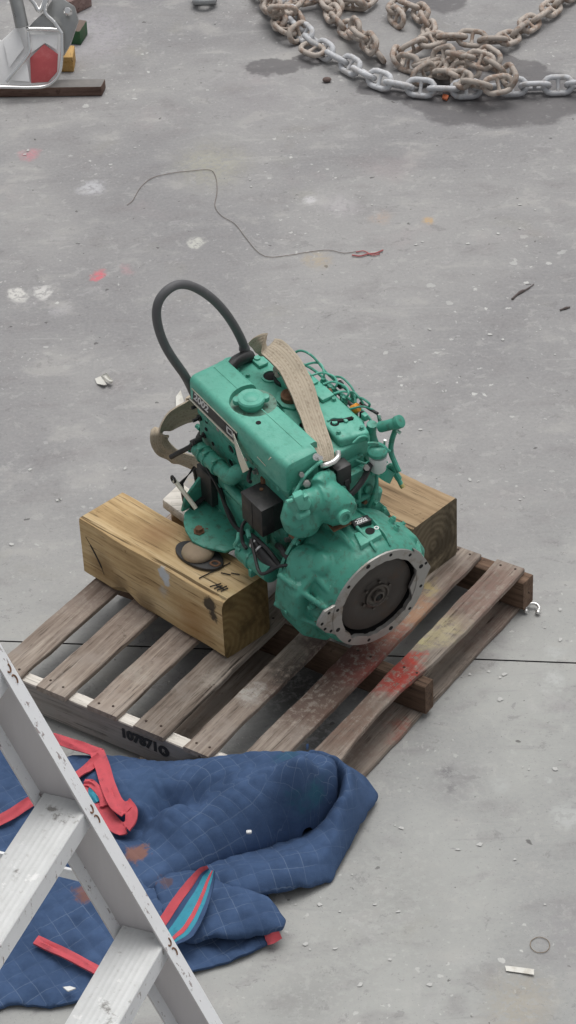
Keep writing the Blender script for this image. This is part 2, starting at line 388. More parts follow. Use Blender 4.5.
def ground():
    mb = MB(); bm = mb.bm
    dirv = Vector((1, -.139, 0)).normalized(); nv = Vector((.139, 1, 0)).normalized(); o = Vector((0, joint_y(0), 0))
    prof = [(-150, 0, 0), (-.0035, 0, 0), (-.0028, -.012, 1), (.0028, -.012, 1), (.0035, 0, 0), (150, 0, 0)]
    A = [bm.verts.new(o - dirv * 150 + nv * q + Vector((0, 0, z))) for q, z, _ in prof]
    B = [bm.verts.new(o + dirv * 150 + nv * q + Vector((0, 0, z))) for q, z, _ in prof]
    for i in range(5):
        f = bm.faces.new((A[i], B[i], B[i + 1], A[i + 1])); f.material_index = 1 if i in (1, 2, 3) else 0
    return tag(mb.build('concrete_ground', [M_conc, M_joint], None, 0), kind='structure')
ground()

def flake_poly(c, r, asp=1.0, rot=0.0, n=11, rough=.35, z=.003):
    out = []
    for k in range(n):
        a = 2 * pi * k / n; q = r * (1 + random.uniform(-rough, rough)); x, y = cos(a) * q, sin(a) * q * asp
        out.append((c[0] + x * cos(rot) - y * sin(rot), c[1] + x * sin(rot) + y * cos(rot), z))
    return out
M_splat = plain('dried_paint_spots', (.47, .47, .455), .7, 0, .2, 60)
def splats():
    mb = MB(); bm = mb.bm
    spots = [(-0.672, 8.1083, 0.0), (0.7925, 8.3086, 0.0), (0.8371, 9.1008, 0.0), (0.8938, 9.063, 0.0), (0.9851, 9.0943, 0.0), (-0.4157, 7.6343, 0.0), (-1.0476, 9.9324, 0.0), (-0.5773, 9.947, 0.0), (-0.0905, 9.6127, 0.0), (0.2152, 8.0487, 0.0), (-0.9033, 7.5641, 0.0), (-0.789, 7.3719, 0.0), (-0.6196, 7.5398, 0.0), (1.0048, 9.2894, 0.0), (0.1073, 9.2712, 0.0), (0.3588, 9.413, 0.0), (0.4047, 9.3495, 0.0), (0.23, 9.2837, 0.0), (0.5704, 8.3649, 0.0), (1.0195, 8.1472, 0.0), (0.4856, 7.6953, 0.0), (0.7461, 7.4226, 0.0), (0.8888, 7.2896, 0.0), (0.6369, 7.3712, 0.0), (0.7973, 7.238, 0.0), (0.9829, 8.3266, 0.0), (0.5615, 9.0076, 0.0), (0.7678, 8.9954, 0.0), (0.8377, 8.269, 0.0), (-0.9416, 7.1215, 0.0), (-0.8311, 6.8074, 0.0), (-0.7625, 6.7483, 0.0), (-0.8531, 6.9181, 0.0), (0.2683, 5.6361, 0.0), (0.2716, 5.3687, 0.0), (0.8644, 6.6187, 0.0), (0.8468, 6.4644, 0.0), (0.806, 6.5294, 0.0), (0.6285, 6.1833, 0.0), (0.5463, 6.3118, 0.0), (0.607, 6.322, 0.0), (0.6386, 6.2899, 0.0), (0.6842, 5.8525, 0.0), (0.036, 5.3246, 0.0), (0.1325, 5.4397, 0.0), (0.0914, 5.2927, 0.0), (0.1915, 5.3138, 0.0), (0.2547, 5.2815, 0.0), (-0.032, 5.3293, 0.0), (0.0014, 5.1499, 0.0), (0.1334, 5.0081, 0.0), (0.1022, 5.2208, 0.0), (0.5091, 5.538, 0.0), (0.4439, 5.5216, 0.0), (0.2209, 5.0967, 0.0), (0.6039, 5.4685, 0.0), (0.3242, 4.9954, 0.0), (0.6699, 5.2806, 0.0), (0.7816, 5.8906, 0.0)]
    for s in spots:
        for k in range(random.choice((1, 1, 1, 2))):
            r = random.choice((.003, .004, .005, .007, .009)); c = (s[0] + (random.gauss(0, .03) if k else 0), s[1] + (random.gauss(0, .05) if k else 0))
            bm.faces.new([bm.verts.new(p) for p in flake_poly(c, r, random.uniform(.5, 1), random.uniform(0, 3))])
    return tag(mb.build('paint_splatter', M_splat, None, 0), kind='stuff')
splats()
# ------------------------------------------------------------------ pallet
PAL, PYAW, PH = Vector((-0.93179, 6.28408, 0)), -0.61387, 0.151
SU, SV = 1.165, 1.264
def paint_on_boards(t, o, c):
    wv = t.vmath('ADD', o, t.vmath('SCALE', t.vmath('SUBTRACT', t.noise(o, 11, 5, .7, 0, 1), (.5, .5, .5)), (0, 0, 0)))
    wv.node.inputs[1].links[0].from_node.inputs['Scale'].default_value = .18
    br = t.step(t.noise(o, 45, 8, .78), .40, .52, .12, 1)
    for pos, r, col, amt in (((1.10, .60, PH), .13, (.36, .04, .03), .9), ((1.10, .70, PH), .05, (.5, .05, .035), .8), ((.95, .60, PH), .20, (.22, .045, .035), .8), ((1.10, .86, PH), .11, (.42, .37, .22), .65), ((1.06, .78, PH), .06, (.5, .45, .22), .6),
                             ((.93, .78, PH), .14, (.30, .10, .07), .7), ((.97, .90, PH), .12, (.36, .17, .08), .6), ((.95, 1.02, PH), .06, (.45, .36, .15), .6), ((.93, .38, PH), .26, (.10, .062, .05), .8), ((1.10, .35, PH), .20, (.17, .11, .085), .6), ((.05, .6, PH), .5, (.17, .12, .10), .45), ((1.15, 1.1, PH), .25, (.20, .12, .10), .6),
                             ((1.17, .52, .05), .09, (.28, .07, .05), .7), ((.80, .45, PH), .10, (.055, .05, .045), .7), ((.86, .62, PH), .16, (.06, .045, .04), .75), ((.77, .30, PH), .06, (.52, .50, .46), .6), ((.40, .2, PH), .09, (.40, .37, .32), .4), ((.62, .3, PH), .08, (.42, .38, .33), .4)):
        c = t.mix(t.math('MULTIPLY', t.blob(wv, pos, r, .75), t.math('MULTIPLY', br, amt)), c, col)
    return c
M_deck = wood('weathered_deck_wood', (.075, .055, .044), (.25, .208, .175), (.46, .41, .355), 1, 1.0, .9, paint_on_boards, True, (.30, .265, .235))
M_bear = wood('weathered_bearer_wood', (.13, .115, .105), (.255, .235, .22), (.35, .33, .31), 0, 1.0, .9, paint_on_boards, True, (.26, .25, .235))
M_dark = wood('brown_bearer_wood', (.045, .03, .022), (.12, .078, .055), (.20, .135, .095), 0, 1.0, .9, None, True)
M_palewood = wood('bleached_wood', (.42, .40, .36), (.62, .60, .55), (.74, .72, .68), 0, 1.0, .9, None, True)
M_nail = plain('rusty_nail_head', (.05, .032, .025), .7, .4)
pallet = tag(empty('wooden_pallet', PAL, PYAW), 'weathered wooden pallet with a stencilled number, carrying the green engine', 'pallet')
def plank(name, mat, parent, axis, lo, hi, jit=.003, ch=.003, n=26, mats=None, wave=0.0, topmat=None):
    """board from lo to hi running along local axis (0/1) with uneven edges"""
    mb = MB(); ax, cr = axis, 1 - axis; sec = []
    seed = random.random() * 50
    for i in range(n + 1):
        f = i / n; l = lo[ax] + (hi[ax] - lo[ax]) * f
        if i == 0 or i == n: l += 0
        nz = lambda k: mnoise.noise(Vector((seed + k * 7.3, l * 9, 0))) * jit + mnoise.noise(Vector((seed + k * 3.1, l * 40, 2))) * jit * .6
        c0, c1 = lo[cr] + nz(0), hi[cr] + nz(1) - wave * max(0, sin(f * pi * 1.4)) ** 2
        z0, z1 = lo[2] + nz(4) * .2, hi[2] + nz(2) * .35
        ring = [(c0 + ch, z0), (c1 - ch, z0), (c1, z0 + ch), (c1, z1 - ch), (c1 - ch, z1), (c0 + ch, z1), (c0, z1 - ch), (c0, z0 + ch)]
        e = 0
        if i in (0, n): e = mnoise.noise(Vector((seed, i, 9))) * .006
        sec.append([((l + e + (c - c0) / max(1e-6, c1 - c0) * e, c, z) if ax == 0 else (c, l + e, z)) for c, z in ring])
    mb.loft(sec)
    o = mb.build(name, mat, parent, 40)
    if topmat:
        o.data.materials.append(topmat)
        for p in o.data.polygons:
            if p.normal.z > .9: p.material_index = 1
    return o
BT = .019
boards = [(-.004, .099), (.168, .281), (.359, .468), (.536, .646), (.722, .813), (.897, 1.008), (1.064, 1.165)]
ends = [(.004, 1.262), (-.006, 1.255), (.000, 1.265), (-.004, 1.26), (-.006, 1.262), (-.002, 1.266), (-.003, 1.266)]
for (u0, u1), (v0, v1) in zip(boards, ends):
    plank('deck_board', M_deck, pallet, 1, (u0, v0, PH - BT), (u1, v1, PH), .0035, .0025, 34, wave=.028 if u0 > 1.05 else 0)
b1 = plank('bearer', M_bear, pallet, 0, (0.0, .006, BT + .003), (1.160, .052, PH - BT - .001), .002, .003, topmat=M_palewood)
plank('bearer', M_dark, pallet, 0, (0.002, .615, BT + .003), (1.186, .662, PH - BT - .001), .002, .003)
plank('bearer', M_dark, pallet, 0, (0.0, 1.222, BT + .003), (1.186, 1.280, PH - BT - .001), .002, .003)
for u0, u1 in ((.54, .64), (1.045, 1.168)):
    plank('bottom_board', M_deck, pallet, 1, (u0, -.002, .002), (u1, 1.268, BT + .001), .004, .0025, 34)
nb = MB()
for (u0, u1) in boards:
    for v in (.03, .64, 1.248):
        for q in (.25, .72):
            c = (u0 + (u1 - u0) * q + random.uniform(-.006, .006), v + random.uniform(-.006, .006), PH - .001)
            nb.cyl(c, (c[0], c[1], PH + .0012), .0042, seg=8)
tag(nb.build('nail_head', M_nail, pallet, 0), kind='stuff')
M_sten = plain('black_stencil_ink', (.022, .022, .024), .8, 0, .3, 90)
num = text_into('stencil_number', '107871', .047, axes((.548, .0036, .090), (1, 0, -.012), (0, 0, 1)), M_sten, b1, .0006, .0028)
sm = MB(); sm.lathe((.638, .0044, .087), (0, -1, 0), [(0, .0205), (.0006, .0205)], 20)
sm.build('stencil_mark', M_sten, b1, 0)
g9 = text_into('stencil_letter', 'R', .020, axes((.638, .0032, .087), (1, 0, 0), (0, 0, 1)), M_bear, b1, .0003, .0004)

# ------------------------------------------------------------------ timber blocks under the engine
def timber_marks(t, o, c):
    wv = t.vmath('ADD', o, t.vmath('SCALE', t.vmath('SUBTRACT', t.noise(o, 30, 5, .7, 0, 1), (.5, .5, .5)), (0, 0, 0)))
    wv.node.inputs[1].links[0].from_node.inputs['Scale'].default_value = .05
    for pos, r, col, amt, soft in (((.395, 0, .20), .030, (.50, .54, .58), .9, .4), ((.405, 0, .175), .022, (.50, .54, .58), .8, .5), ((.385, 0, .13), .03, (.40, .42, .42), .5, .9), ((.60, 0, .188), .035, (.03, .027, .025), .9, .4), ((.615, 0, .15), .024, (.03, .027, .025), .9, .5),
                             ((.25, .12, .226), .10, (.30, .16, .08), .5, .9), ((.42, .15, .226), .10, (.14, .10, .07), .55, .9), ((.52, 0, .08), .12, (.30, .15, .05), .6, .9), ((.64, .05, .20), .05, (.55, .46, .26), .6, .7), ((.1, 0, .08), .09, (.15, .09, .04), .6, .9),
                             ((.18, 0, .05), .06, (.10, .06, .03), .6, .9), ((.30, 0, .03), .08, (.09, .055, .03), .6, .9)):
        c = t.mix(t.math('MULTIPLY', t.blob(wv, pos, r, soft), amt), c, col)
    return c
M_timb = wood('sawn_timber', (.20, .12, .052), (.48, .335, .170), (.69, .54, .33), 0, .62, .8, timber_marks, False)
M_timb2 = wood('sawn_timber_darker', (.16, .105, .058), (.33, .23, .135), (.46, .34, .21), 0, .62, .8, None, False)
def endgrain(name, dark, light, ctr):
    t = NT(name); o = t.obj()
    nd = t.n('ShaderNodeTexWave', wave_type='RINGS', rings_direction='X'); t.put(nd.inputs['Vector'], t.map(o, (1, 1, 1), ctr))
    nd.inputs['Scale'].default_value = 14; nd.inputs['Distortion'].default_value = 3.5; nd.inputs['Detail'].default_value = 4; nd.inputs['Detail Scale'].default_value = 2
    big = t.noise(o, 9, 6, .65); c = t.mix(t.math('MULTIPLY', nd.outputs['Fac'], .35), dark, light)
    c = t.mix(t.step(big, .42, .62, 0, .75), c, tuple(x * .42 for x in dark))
    c = t.mix(t.step(t.noise(t.map(o, loc=(4, 4, 4)), 6, 6, .6), .55, .7, 0, .6), c, tuple(min(1, x * 1.5) for x in light))
    return t.done(c, .85, 0, t.bump(t.math('ADD', nd.outputs['Fac'], big), .35, .003), .2)
M_end1 = endgrain('end_grain', (.21, .14, .06), (.33, .25, .115), (0, .02, -.05))
M_end2 = endgrain('end_grain_grey', (.13, .105, .07), (.26, .22, .15), (0, -.1, -.1))
def timber(name, loc, yaw, x0, x1, w, h, mats, label, chx):
    t = tag(empty(name, loc, yaw), label, 'timber', 'timber blocks under the engine')
    mb = MB(); sec = []; n = 30
    for i in range(n + 1):
        f = i / n; x = x0 + (x1 - x0) * f
        cut = 0.035 * max(0, 1 - abs((x - .20) / .07)) if chx else 0      # axe cut along the lower front edge
        ch = .007 + (.014 * max(0, (f - .93) / .07) if chx else 0) + .003 * abs(mnoise.noise(Vector((x * 12, 3, 1))))
        nz = lambda k: mnoise.noise(Vector((x * 6, k * 5.1, h))) * .004
        ring = [(.012 + cut * .8 + nz(0), 0), (w - .01, 0), (w + nz(1), .01), (w + nz(1), h - ch + nz(3)), (w - ch, h + nz(3)), (ch * 1.3, h + nz(3)), (nz(0) + ch * .35, h - ch * .4 + nz(3)), (nz(0), h - ch * 1.3), (nz(0), .016 + cut)]
        sec.append([(x, y, z) for y, z in ring])
    mb.loft(sec)
    o = mb.build('sawn_beam', mats, t, 30)
    for p in o.data.polygons:
        if abs(p.normal.x) > .9: p.material_index = 1
    return t, o
t1, t1o = timber('timber_block', (-0.66796, 6.73355, PH), -0.80884, 0, .655, .196, .226, [M_timb, M_end1], 'long tan timber block at the left under the engine, grey splash on its side', True)
t2, t2o = timber('timber_block', (0.38848, 6.58474, PH), -0.75147, -.62, 0, .223, .226, [M_timb2, M_end2], 'brown timber block at the right, half hidden behind the engine and bell housing', False)
M_ink = plain('black_marker', (.03, .025, .022), .8)
mk = MB()
for a, b_ in (((.52, .035), (.535, .155)), ((.575, .028), (.59, .062)), ((.592, .030), (.600, .058)), ((.585, .045), (.615, .048)), ((.605, .03), (.612, .065)), ((.618, .034), (.622, .06)), ((.55, .10), (.58, .112)), ((.575, .12), (.60, .132))):
    d = Vector((b_[0] - a[0], b_[1] - a[1], 0)); nn = Vector((-d.y, d.x, 0)).normalized() * .0013
    mk.prism([(a[0] - nn.x, a[1] - nn.y, .2275), (b_[0] - nn.x, b_[1] - nn.y, .2275), (b_[0] + nn.x, b_[1] + nn.y, .2275), (a[0] + nn.x, a[1] + nn.y, .2275)], (0, 0, .0035))
mk.build('marker_writing', M_ink, t1, 0)
cr = MB()
cr.tube([(.025, .0005, .165), (.055, .0005, .13), (.085, .0005, .085), (.10, .0005, .05)], [.001, .003, .003, .001], 6, 5)
cr.build('drying_crack', M_ink, t1, 0)
# pale offcut lying behind the left timber
oc = MB(); q = [(-0.4024, 6.8258, 0.335), (-0.3446, 6.9159, 0.335), (-0.2635, 6.8141, 0.335), (-0.3149, 6.709, 0.335)]
oc.prism(q, (0, 0, .035), .003)
oc2 = [(-0.3989, 6.873, 0.151), (-0.34, 6.9629, 0.151), (-0.2576, 6.8614, 0.151), (-0.3101, 6.7565, 0.151)]
tag(oc.build('wood_offcut', M_palewood), 'pale bleached board end wedged behind the long tan timber block', 'offcut')
pk = MB(); c0 = Vector(q[0]).lerp(Vector(q[2]), .55); pk.box((c0.x - .05, c0.y - .04, PH + .001), (c0.x + .05, c0.y + .04, .334), .004)
tag(pk.build('packing_block', M_timb2), 'short brown packing block standing under the pale board end', 'block')

# ------------------------------------------------------------------ the engine; local x = crankshaft axis (bell housing end at 0), y = across, z = up
GREEN = (.062, .300, .222)
M_green = engine_paint('teal_engine_paint', GREEN)
M_green2 = engine_paint('teal_engine_paint_clean', (.105, .405, .305), 1.0, .18)
M_black = plain('black_rubber', (.022, .022, .023), .5, 0, .3, 25)
M_hose = plain('dusty_black_hose', (.105, .105, .110), .6, 0, .25, 18, .1, (.17, .168, .166))
M_blackbox = plain('dusty_black_plastic', (.020, .019, .020), .55, 0, .3, 25, .1, (.075, .068, .06))
M_steel = plain('bare_machined_steel', (.36, .35, .335), .5, .75, .25, 40, .2, (.19, .15, .11))
M_diskm = plain('dark_clutch_plate', (.060, .052, .046), .6, .35, .3, 22, .2, (.09, .062, .045))
M_rust = plain('rusty_iron', (.20, .105, .06), .8, .2, .35, 50, .3, (.10, .05, .03))
M_void = plain('dark_opening', (.012, .012, .012), .9)
M_trim = plain('aluminium_trim', (.68, .66, .56), .35, .35, .12, 60, .1, (.45, .40, .28))
M_white = plain('white_plastic', (.66, .67, .66), .45, 0, .1, 40, .1, (.40, .40, .36))
M_brass = plain('brass_fitting', (.62, .50, .20), .35, .6, .2, 40)
M_orange = plain('orange_cap', (.75, .30, .04), .5, 0, .15, 40)
M_chrome = plain('bright_plated_steel', (.72, .71, .69), .25, .8, .12, 60)
M_rag = plain('dirty_rag', (.40, .37, .32), .95, 0, .35, 30, .5)
eng = bpy.data.objects.new('marine_engine', None); COL.objects.link(eng); eng.empty_display_size = .1
EA, EB, EW = Vector((0.54895, -0.82846, -0.11097)), Vector((0.83581, 0.5454, 0.0629)), Vector((0.00841, -0.12727, 0.99183))
eng.matrix_world = Matrix(((EA.x, EB.x, EW.x, 0.2528), (EA.y, EB.y, EW.y, 6.1921), (EA.z, EB.z, EW.z, 0.43), (0, 0, 0, 1)))
tag(eng, 'teal green marine diesel engine with an arched black hose, on timber blocks', 'engine')
def part(name, mb, mat, parent=None, smooth=38, label=None): return mb.build(name, mat, parent or eng, smooth, label)

# block, sump, timing end
m = MB(); m.box((-.735, -.128, -.03), (-.235, .135, .325), .010)
for k in range(4):                                        # cast panels and ribs down the left side
    x = -.70 + k * .115
    m.box((x, -.136, .02), (x + .085, -.120, .125), .006)
for x in (-.705, -.60, -.49, -.38): m.box((x - .006, -.139, .0), (x + .006, -.12, .15), .003)
m.box((-.735, -.140, .285), (-.245, -.12, .318), .006)
for x in (-.44, -.52, -.60, -.68): m.cyl((x, -.142, .30), (x, -.12, .30), .010, seg=6)
m.box((-.235, -.115, -.05), (-.205, .165, .30), .008)       # rear plate
for (y, z, r) in ((.12, .22, .016), (.05, .16, .020), (.10, .12, .014), (.14, .28, .012), (.02, .27, .016)):
    m.cyl((-.205, y, z), (-.193, y, z), r, seg=16, bevel=.003)
m.box((-.208, .03, .19), (-.188, .15, .205), .004); m.box((-.208, .075, .08), (-.19, .088, .25), .004)
part('engine_block', m, M_green)
m = MB(); m.loft([[(x, -w_, -.17 + d), (x, w_, -.17 + d), (x, .13, -.02), (x, -.125, -.02)] for x, w_, d in ((-.73, .07, .05), (-.68, .09, .0), (-.35, .09, -.02), (-.25, .085, .02))])
m.box((-.74, -.138, -.035), (-.232, .143, -.018), .004)
part('oil_sump', m, M_green)
m = MB(); m.box((-.775, -.115, -.06), (-.735, .13, .31), .012); m.cyl((-.80, 0, .02), (-.775, 0, .02), .10, seg=32); m.box((-.782, -.06, .15), (-.76, .09, .29), .012)
for (y, z) in ((-.11, .29), (-.11, .18), (-.105, .06), (.12, .25)): m.cyl((-.79, y, z), (-.77, y, z), .009, seg=6)
part('timing_cover', m, M_green)
m = MB(); m.lathe((-.86, 0, .02), (1, 0, 0), [(0, .03), (0, .088), (.012, .09), (.018, .078), (.028, .09), (.042, .09), (.05, .05)], 32)
part('crank_pulley', m, M_black)
m = MB()
for y in (-.128, ):
    for (x, z) in ((-.56, .257), (-.565, .196)):
        m.lathe((x, y, z), (0, -1, 0), [(0, .020), (.006, .020), (.006, .0155), (.001, .0145)], 20, cap=False)
part('core_plug_rim', m, M_green)
m = MB()
for (x, z) in ((-.56, .257), (-.565, .196)): m.lathe((x, -.1285, z), (0, -1, 0), [(0, .015), (.0015, .015)], 18)
for (x, z) in ((-.70, .27), (-.705, .235), (-.67, .20)): m.lathe((x, -.1285, z), (0, -1, 0), [(0, .007), (.002, .007)], 10)
part('core_plug', m, M_void)
# bolts and fittings at the front left
m = MB()
for (x, z) in ((-.745, .305), (-.742, .255), (-.72, .20)):
    m.cyl((x, -.125, z), (x, -.152, z), .0055, seg=6); m.cyl((x, -.125, z), (x, -.132, z), .011, seg=12)
part('stud_bolt', m, M_blackbox)

# coolant tank (left top box with filler)
m = MB()
def tank_ring(x, inset, zt, zb):
    y0, y1 = -.146 + inset, -.004 - inset; r = .020; pts = []
    for cx, cy, a0 in ((y0 + r, zt - r, 180), (y1 - r * .6, zt - r * .6, 90)):
        rr = r if a0 == 180 else r * .6
        for k in range(5):
            a = radians(a0 - k * 22.5); pts.append((x, cx + rr * cos(a), cy + rr * sin(a)))
    pts += [(x, y1, zb), (x, y0, zb)]; return pts
sec = [tank_ring(-.768, .016, .404, .345), tank_ring(-.764, .006, .415, .337), tank_ring(-.755, 0, .420, .333)]
for k in range(1, 30): x = -.755 + k * (.49 / 30); sec.append(tank_ring(x, 0, .420, .333 - .022 * k / 30))
sec += [tank_ring(-.265, 0, .420, .31), tank_ring(-.252, .005, .414, .312), tank_ring(-.246, .016, .402, .318)]
m.loft(sec)
tank = part('coolant_tank', m, M_green2, None, 50)
for kk in (0, 1):
    cutb = MB()
    if kk == 0: cutb.lathe((-.548, -.050, .4035), (0, 0, 1), [(0, .072), (.05, .082)], 40)
    else: cutb.box((-.285, -.030, .20), (-.20, .05, .46))
    cutter = cutb.build('tmp_cutter', M_green2, None, 0); cutter.matrix_world = eng.matrix_world.copy()
    modded(tank, [('BOOLEAN', dict(operation='DIFFERENCE', object=cutter, solver='EXACT'))]); bpy.data.objects.remove(cutter)
tank.data.polygons.foreach_set('use_smooth', [True] * len(tank.data.polygons)); tank.data.set_sharp_from_angle(angle=radians(35))
m = MB(); m.lathe((-.548, -.060, .4035), (0, 0, 1), [(0, .033), (.013, .033), (.013, .040), (.030, .043), (.035, .039), (.0345, .024), (.036, .022), (.0365, .0)], 36)
for sgn in (1, -1):
    a = radians(62 if sgn > 0 else 242); c = Vector((-.548 + .043 * cos(a), -.060 + .043 * sin(a), .420)); m.lathe(c, (0, 0, 1), [(0, .013), (.017, .013)], 14, bevel=.002)
cap = part('filler_cap', m, M_green2, tank)
M_dustg = engine_paint('dusty_teal_paint', (.12, .25, .19), 1.5, .9)
m = MB(); m.lathe((-.548, -.052, .4036), (0, 0, 1), [(0, .0705), (.0006, .0705)], 40); part('dusty_recess', m, M_dustg, tank)
m = MB(); m.lathe((-.455, -.098, .4201), (0, 0, 1), [(0, .0085), (.0008, .0085)], 16); part('drilled_hole', m, M_void, tank)
m = MB(); m.prism([(-.50, -.056, .4202), (-.29, -.056, .4202), (-.29, -.0535, .4202), (-.50, -.0535, .4202)], (0, 0, .0012)); m.prism([(-.75, -.06, .4202), (-.62, -.06, .4202), (-.62, -.0575, .4202), (-.75, -.0575, .4202)], (0, 0, .0012)); part('casting_seam', m, M_green2, tank)
# bump at the front right of the tank, black clamp and slot
m = MB(); m.box((-.785, -.035, .34), (-.735, .03, .405), .014, 3); m.cyl((-.755, .0, .40), (-.755, .0, .412), .020, seg=18, bevel=.004); part('thermostat_housing', m, M_green2)
m = MB(); m.tube([(-.742, -.01, .392), (-.752, .02, .398), (-.76, .055, .394), (-.765, .085, .38)], .020, 10, 5); part('hose_elbow', m, M_black)
# name strip on the tank side
m = MB(); m.prism([(-.742, -.1462, .338), (-.505, -.1462, .329), (-.498, -.1462, .374), (-.735, -.1462, .384)], (0, -.0022, 0)); strip = part('name_strip', m, M_black, tank)
m = MB()
m.prism([(-.758, -.1466, .330), (-.493, -.1466, .319), (-.493, -.1466, .327), (-.758, -.1466, .338)], (0, -.004, 0))
m.prism([(-.742, -.1466, .383), (-.498, -.1466, .374), (-.498, -.1466, .3775), (-.742, -.1466, .387)], (0, -.003, 0))
part('strip_edging', m, M_trim, tank)
TX = lambda x, z: axes((x, -.1488, z), (1, 0, -.04), (0.0, 0, 1))
text_into('strip_number', '2002', .040, TX(-.695, .361), M_white, tank, .0005, .0010, .25)
mb_o = MB(); 
for (x0, z0, x1, z1) in ((-.555, .340, -.520, .345), (-.555, .362, -.520, .367), (-.555, .340, -.549, .367), (-.526, .340, -.520, .367)): mb_o.box((x0, -.1496, z0), (x1, -.148, z1))
part('strip_emblem', mb_o, M_white, tank)
# loose, bent-out end of the trim
m = MB(); m.ribbon([(-.515, -.150, .362), (-.49, -.158, .340), (-.455, -.166, .312), (-.425, -.170, .285)], [(0, 0, 1), (.5, 0, 1), (1, 0, .8), (1, 0, .75)], [.004, .012, .019, .023], .003, 6, cols=2)
part('loose_trim', m, M_trim, tank)
m = MB(); m.prism([(-.395, -.1468, .352), (-.35, -.1468, .347), (-.35, -.1468, .350), (-.395, -.1468, .355)], (0, -.001, 0)); m.prism([(-.335, -.1468, .385), (-.332, -.1468, .385), (-.318, -.1468, .405), (-.322, -.1468, .405)], (0, -.001, 0)); part('paint_scratch', m, M_trim, tank)

# cylinder head deck between tank and rocker cover
m = MB()
outl = [(-.758, .016), (-.765, .10), (-.745, .165), (-.25, .168), (-.245, .045), (-.275, .014), (-.49, .014), (-.50, .026), (-.53, .026), (-.545, .014)]
m.prism([(x, y, .31) for x, y in outl], (0, 0, .062), .006)
part('cylinder_head', m, M_green2)
m = MB(); m.box((-.76, -.004, .27), (-.25, .016, .352)); part('head_gap', m, M_void)
# deck details: recess rings, tab, hole
m = MB()
for (x, y, r) in ((-.655, .085, .024), (-.405, .035, .016), (-.33, .050, .012)): m.lathe((x, y, .372), (0, 0, 1), [(0, r), (.0012, r)], 20)
part('deck_recess', m, M_void)
m = MB()
for (x, y, r) in ((-.655, .085, .030), (-.405, .035, .021)): m.lathe((x, y, .371), (0, 0, 1), [(0, r), (.006, r), (.006, r * .78), (.0, r * .76)], 22, cap=False)
m.box((-.755, .078, .372), (-.705, .112, .384), .004); m.cyl((-.74, .094, .384), (-.74, .094, .389), .010, seg=12)
m.box((-.60, .12, .372), (-.585, .16, .390), .003)
part('deck_boss', m, M_green2)
m = MB(); m.lathe((-.615, .108, .372), (0, 0, 1), [(0, .032), (.012, .034), (.016, .030), (.016, .022), (.006, .02)], 24); part('breather_cap', m, M_black)
m = MB(); 
for k in range(7): m.ball((-.625 + random.uniform(-.02, .02), .098 + random.uniform(-.02, .018), .392 + random.uniform(0, .014)), random.uniform(.008, .014), (1.2, .8, .7), 2)
part('rag_scrap', m, M_rag)
m = MB(); m.prism([(-.528 + .045 * cos(2 * pi * k / 8 + .3) * 1.15, .070 + .045 * sin(2 * pi * k / 8 + .3), .371) for k in range(8)], (0, 0, .010), .003); part('oil_filler_base', m, M_green2)
m = MB(); m.lathe((-.528, .070, .381), (0, 0, 1), [(0, .030), (.014, .030), (.017, .026), (.014, .018), (.02, .012), (.02, .0)], 22); part('oil_filler_cap', m, M_rust)
# rocker cover on the right
m = MB()
ro = [(-.645, .098), (-.63, .178), (-.30, .172), (-.236, .155), (-.262, .062), (-.36, .066), (-.40, .082), (-.62, .082)]
m.prism([(x, y, .366) for x, y in ro], (0, 0, .036), .010, 3)
rc = part('rocker_cover', m, M_green2)
m = MB()
for dx, yy in ((0, 0), (.045, .006)): m.box((-.60 + dx * 2.6, .118, .401), (-.545 + dx * 2.6, .165, .416), .005)
m.box((-.52, .10, .401), (-.512, .165, .410), .003); m.box((-.47, .10, .401), (-.462, .165, .410), .003)
part('cover_rib', m, M_green2, rc)
m = MB(); m.tube([(-.345, .090, .4022), (-.335, .104, .4022), (-.325, .128, .4022), (-.318, .150, .4022)], .0075, 8, 5); m.lathe((-.333, .095, .4016), (0, 0, 1), [(0, .014), (.0012, .014)], 18)
part('cover_slot', m, M_void, rc)
m = MB(); m.lathe((-.333, .095, .402), (0, 0, 1), [(0, .009), (.006, .009)], 6); m.box((-.34, .120, .402), (-.312, .132, .409), .003); m.tube([(-.352, .082, .404), (-.352, .103, .405), (-.338, .118, .405), (-.318, .155, .404)], .004, 6, 6); part('cover_nut', m, M_green2, rc)
# long pipe down the left side
m = MB(); m.tube([(-0.7242, -0.165, 0.1796), (-0.6963, -0.165, 0.1787), (-0.6296, -0.165, 0.1809), (-0.5689, -0.165, 0.1832), (-0.5194, -0.165, 0.1903)] + [(-.50, -.15, .215), (-.485, -.12, .21)], [.020, .026, .026, .024, .026, .026, .026], 20, 8)
m.cyl((-0.7134, -0.165, 0.1748), (-0.727, -0.165, 0.1797), .030, .024, 20, .004)
m.tube([(-.56, -.150, .12), (-.50, -.160, .13), (-.43, -.165, .135)], .017, 12, 6)
m.cyl((-.60, -.12, .10), (-.60, -.15, .10), .02)
pipe = part('coolant_pipe', m, M_green)
for c_ in [(-0.6686, -0.165, 0.1778), (-0.6408, -0.165, 0.179), (-0.591, -0.165, 0.1818)]:
    c_ = Vector(c_); m = MB(); m.lathe(c_ - Vector((.005, 0, 0)), (1, 0, .06), [(0, .0275), (.001, .0295), (.009, .0295), (.010, .0275)], 24); m.box(tuple(c_ + Vector((-.006, -.022, .020))), tuple(c_ + Vector((.006, -.004, .034))), .002); part('hose_clamp', m, M_green, pipe)
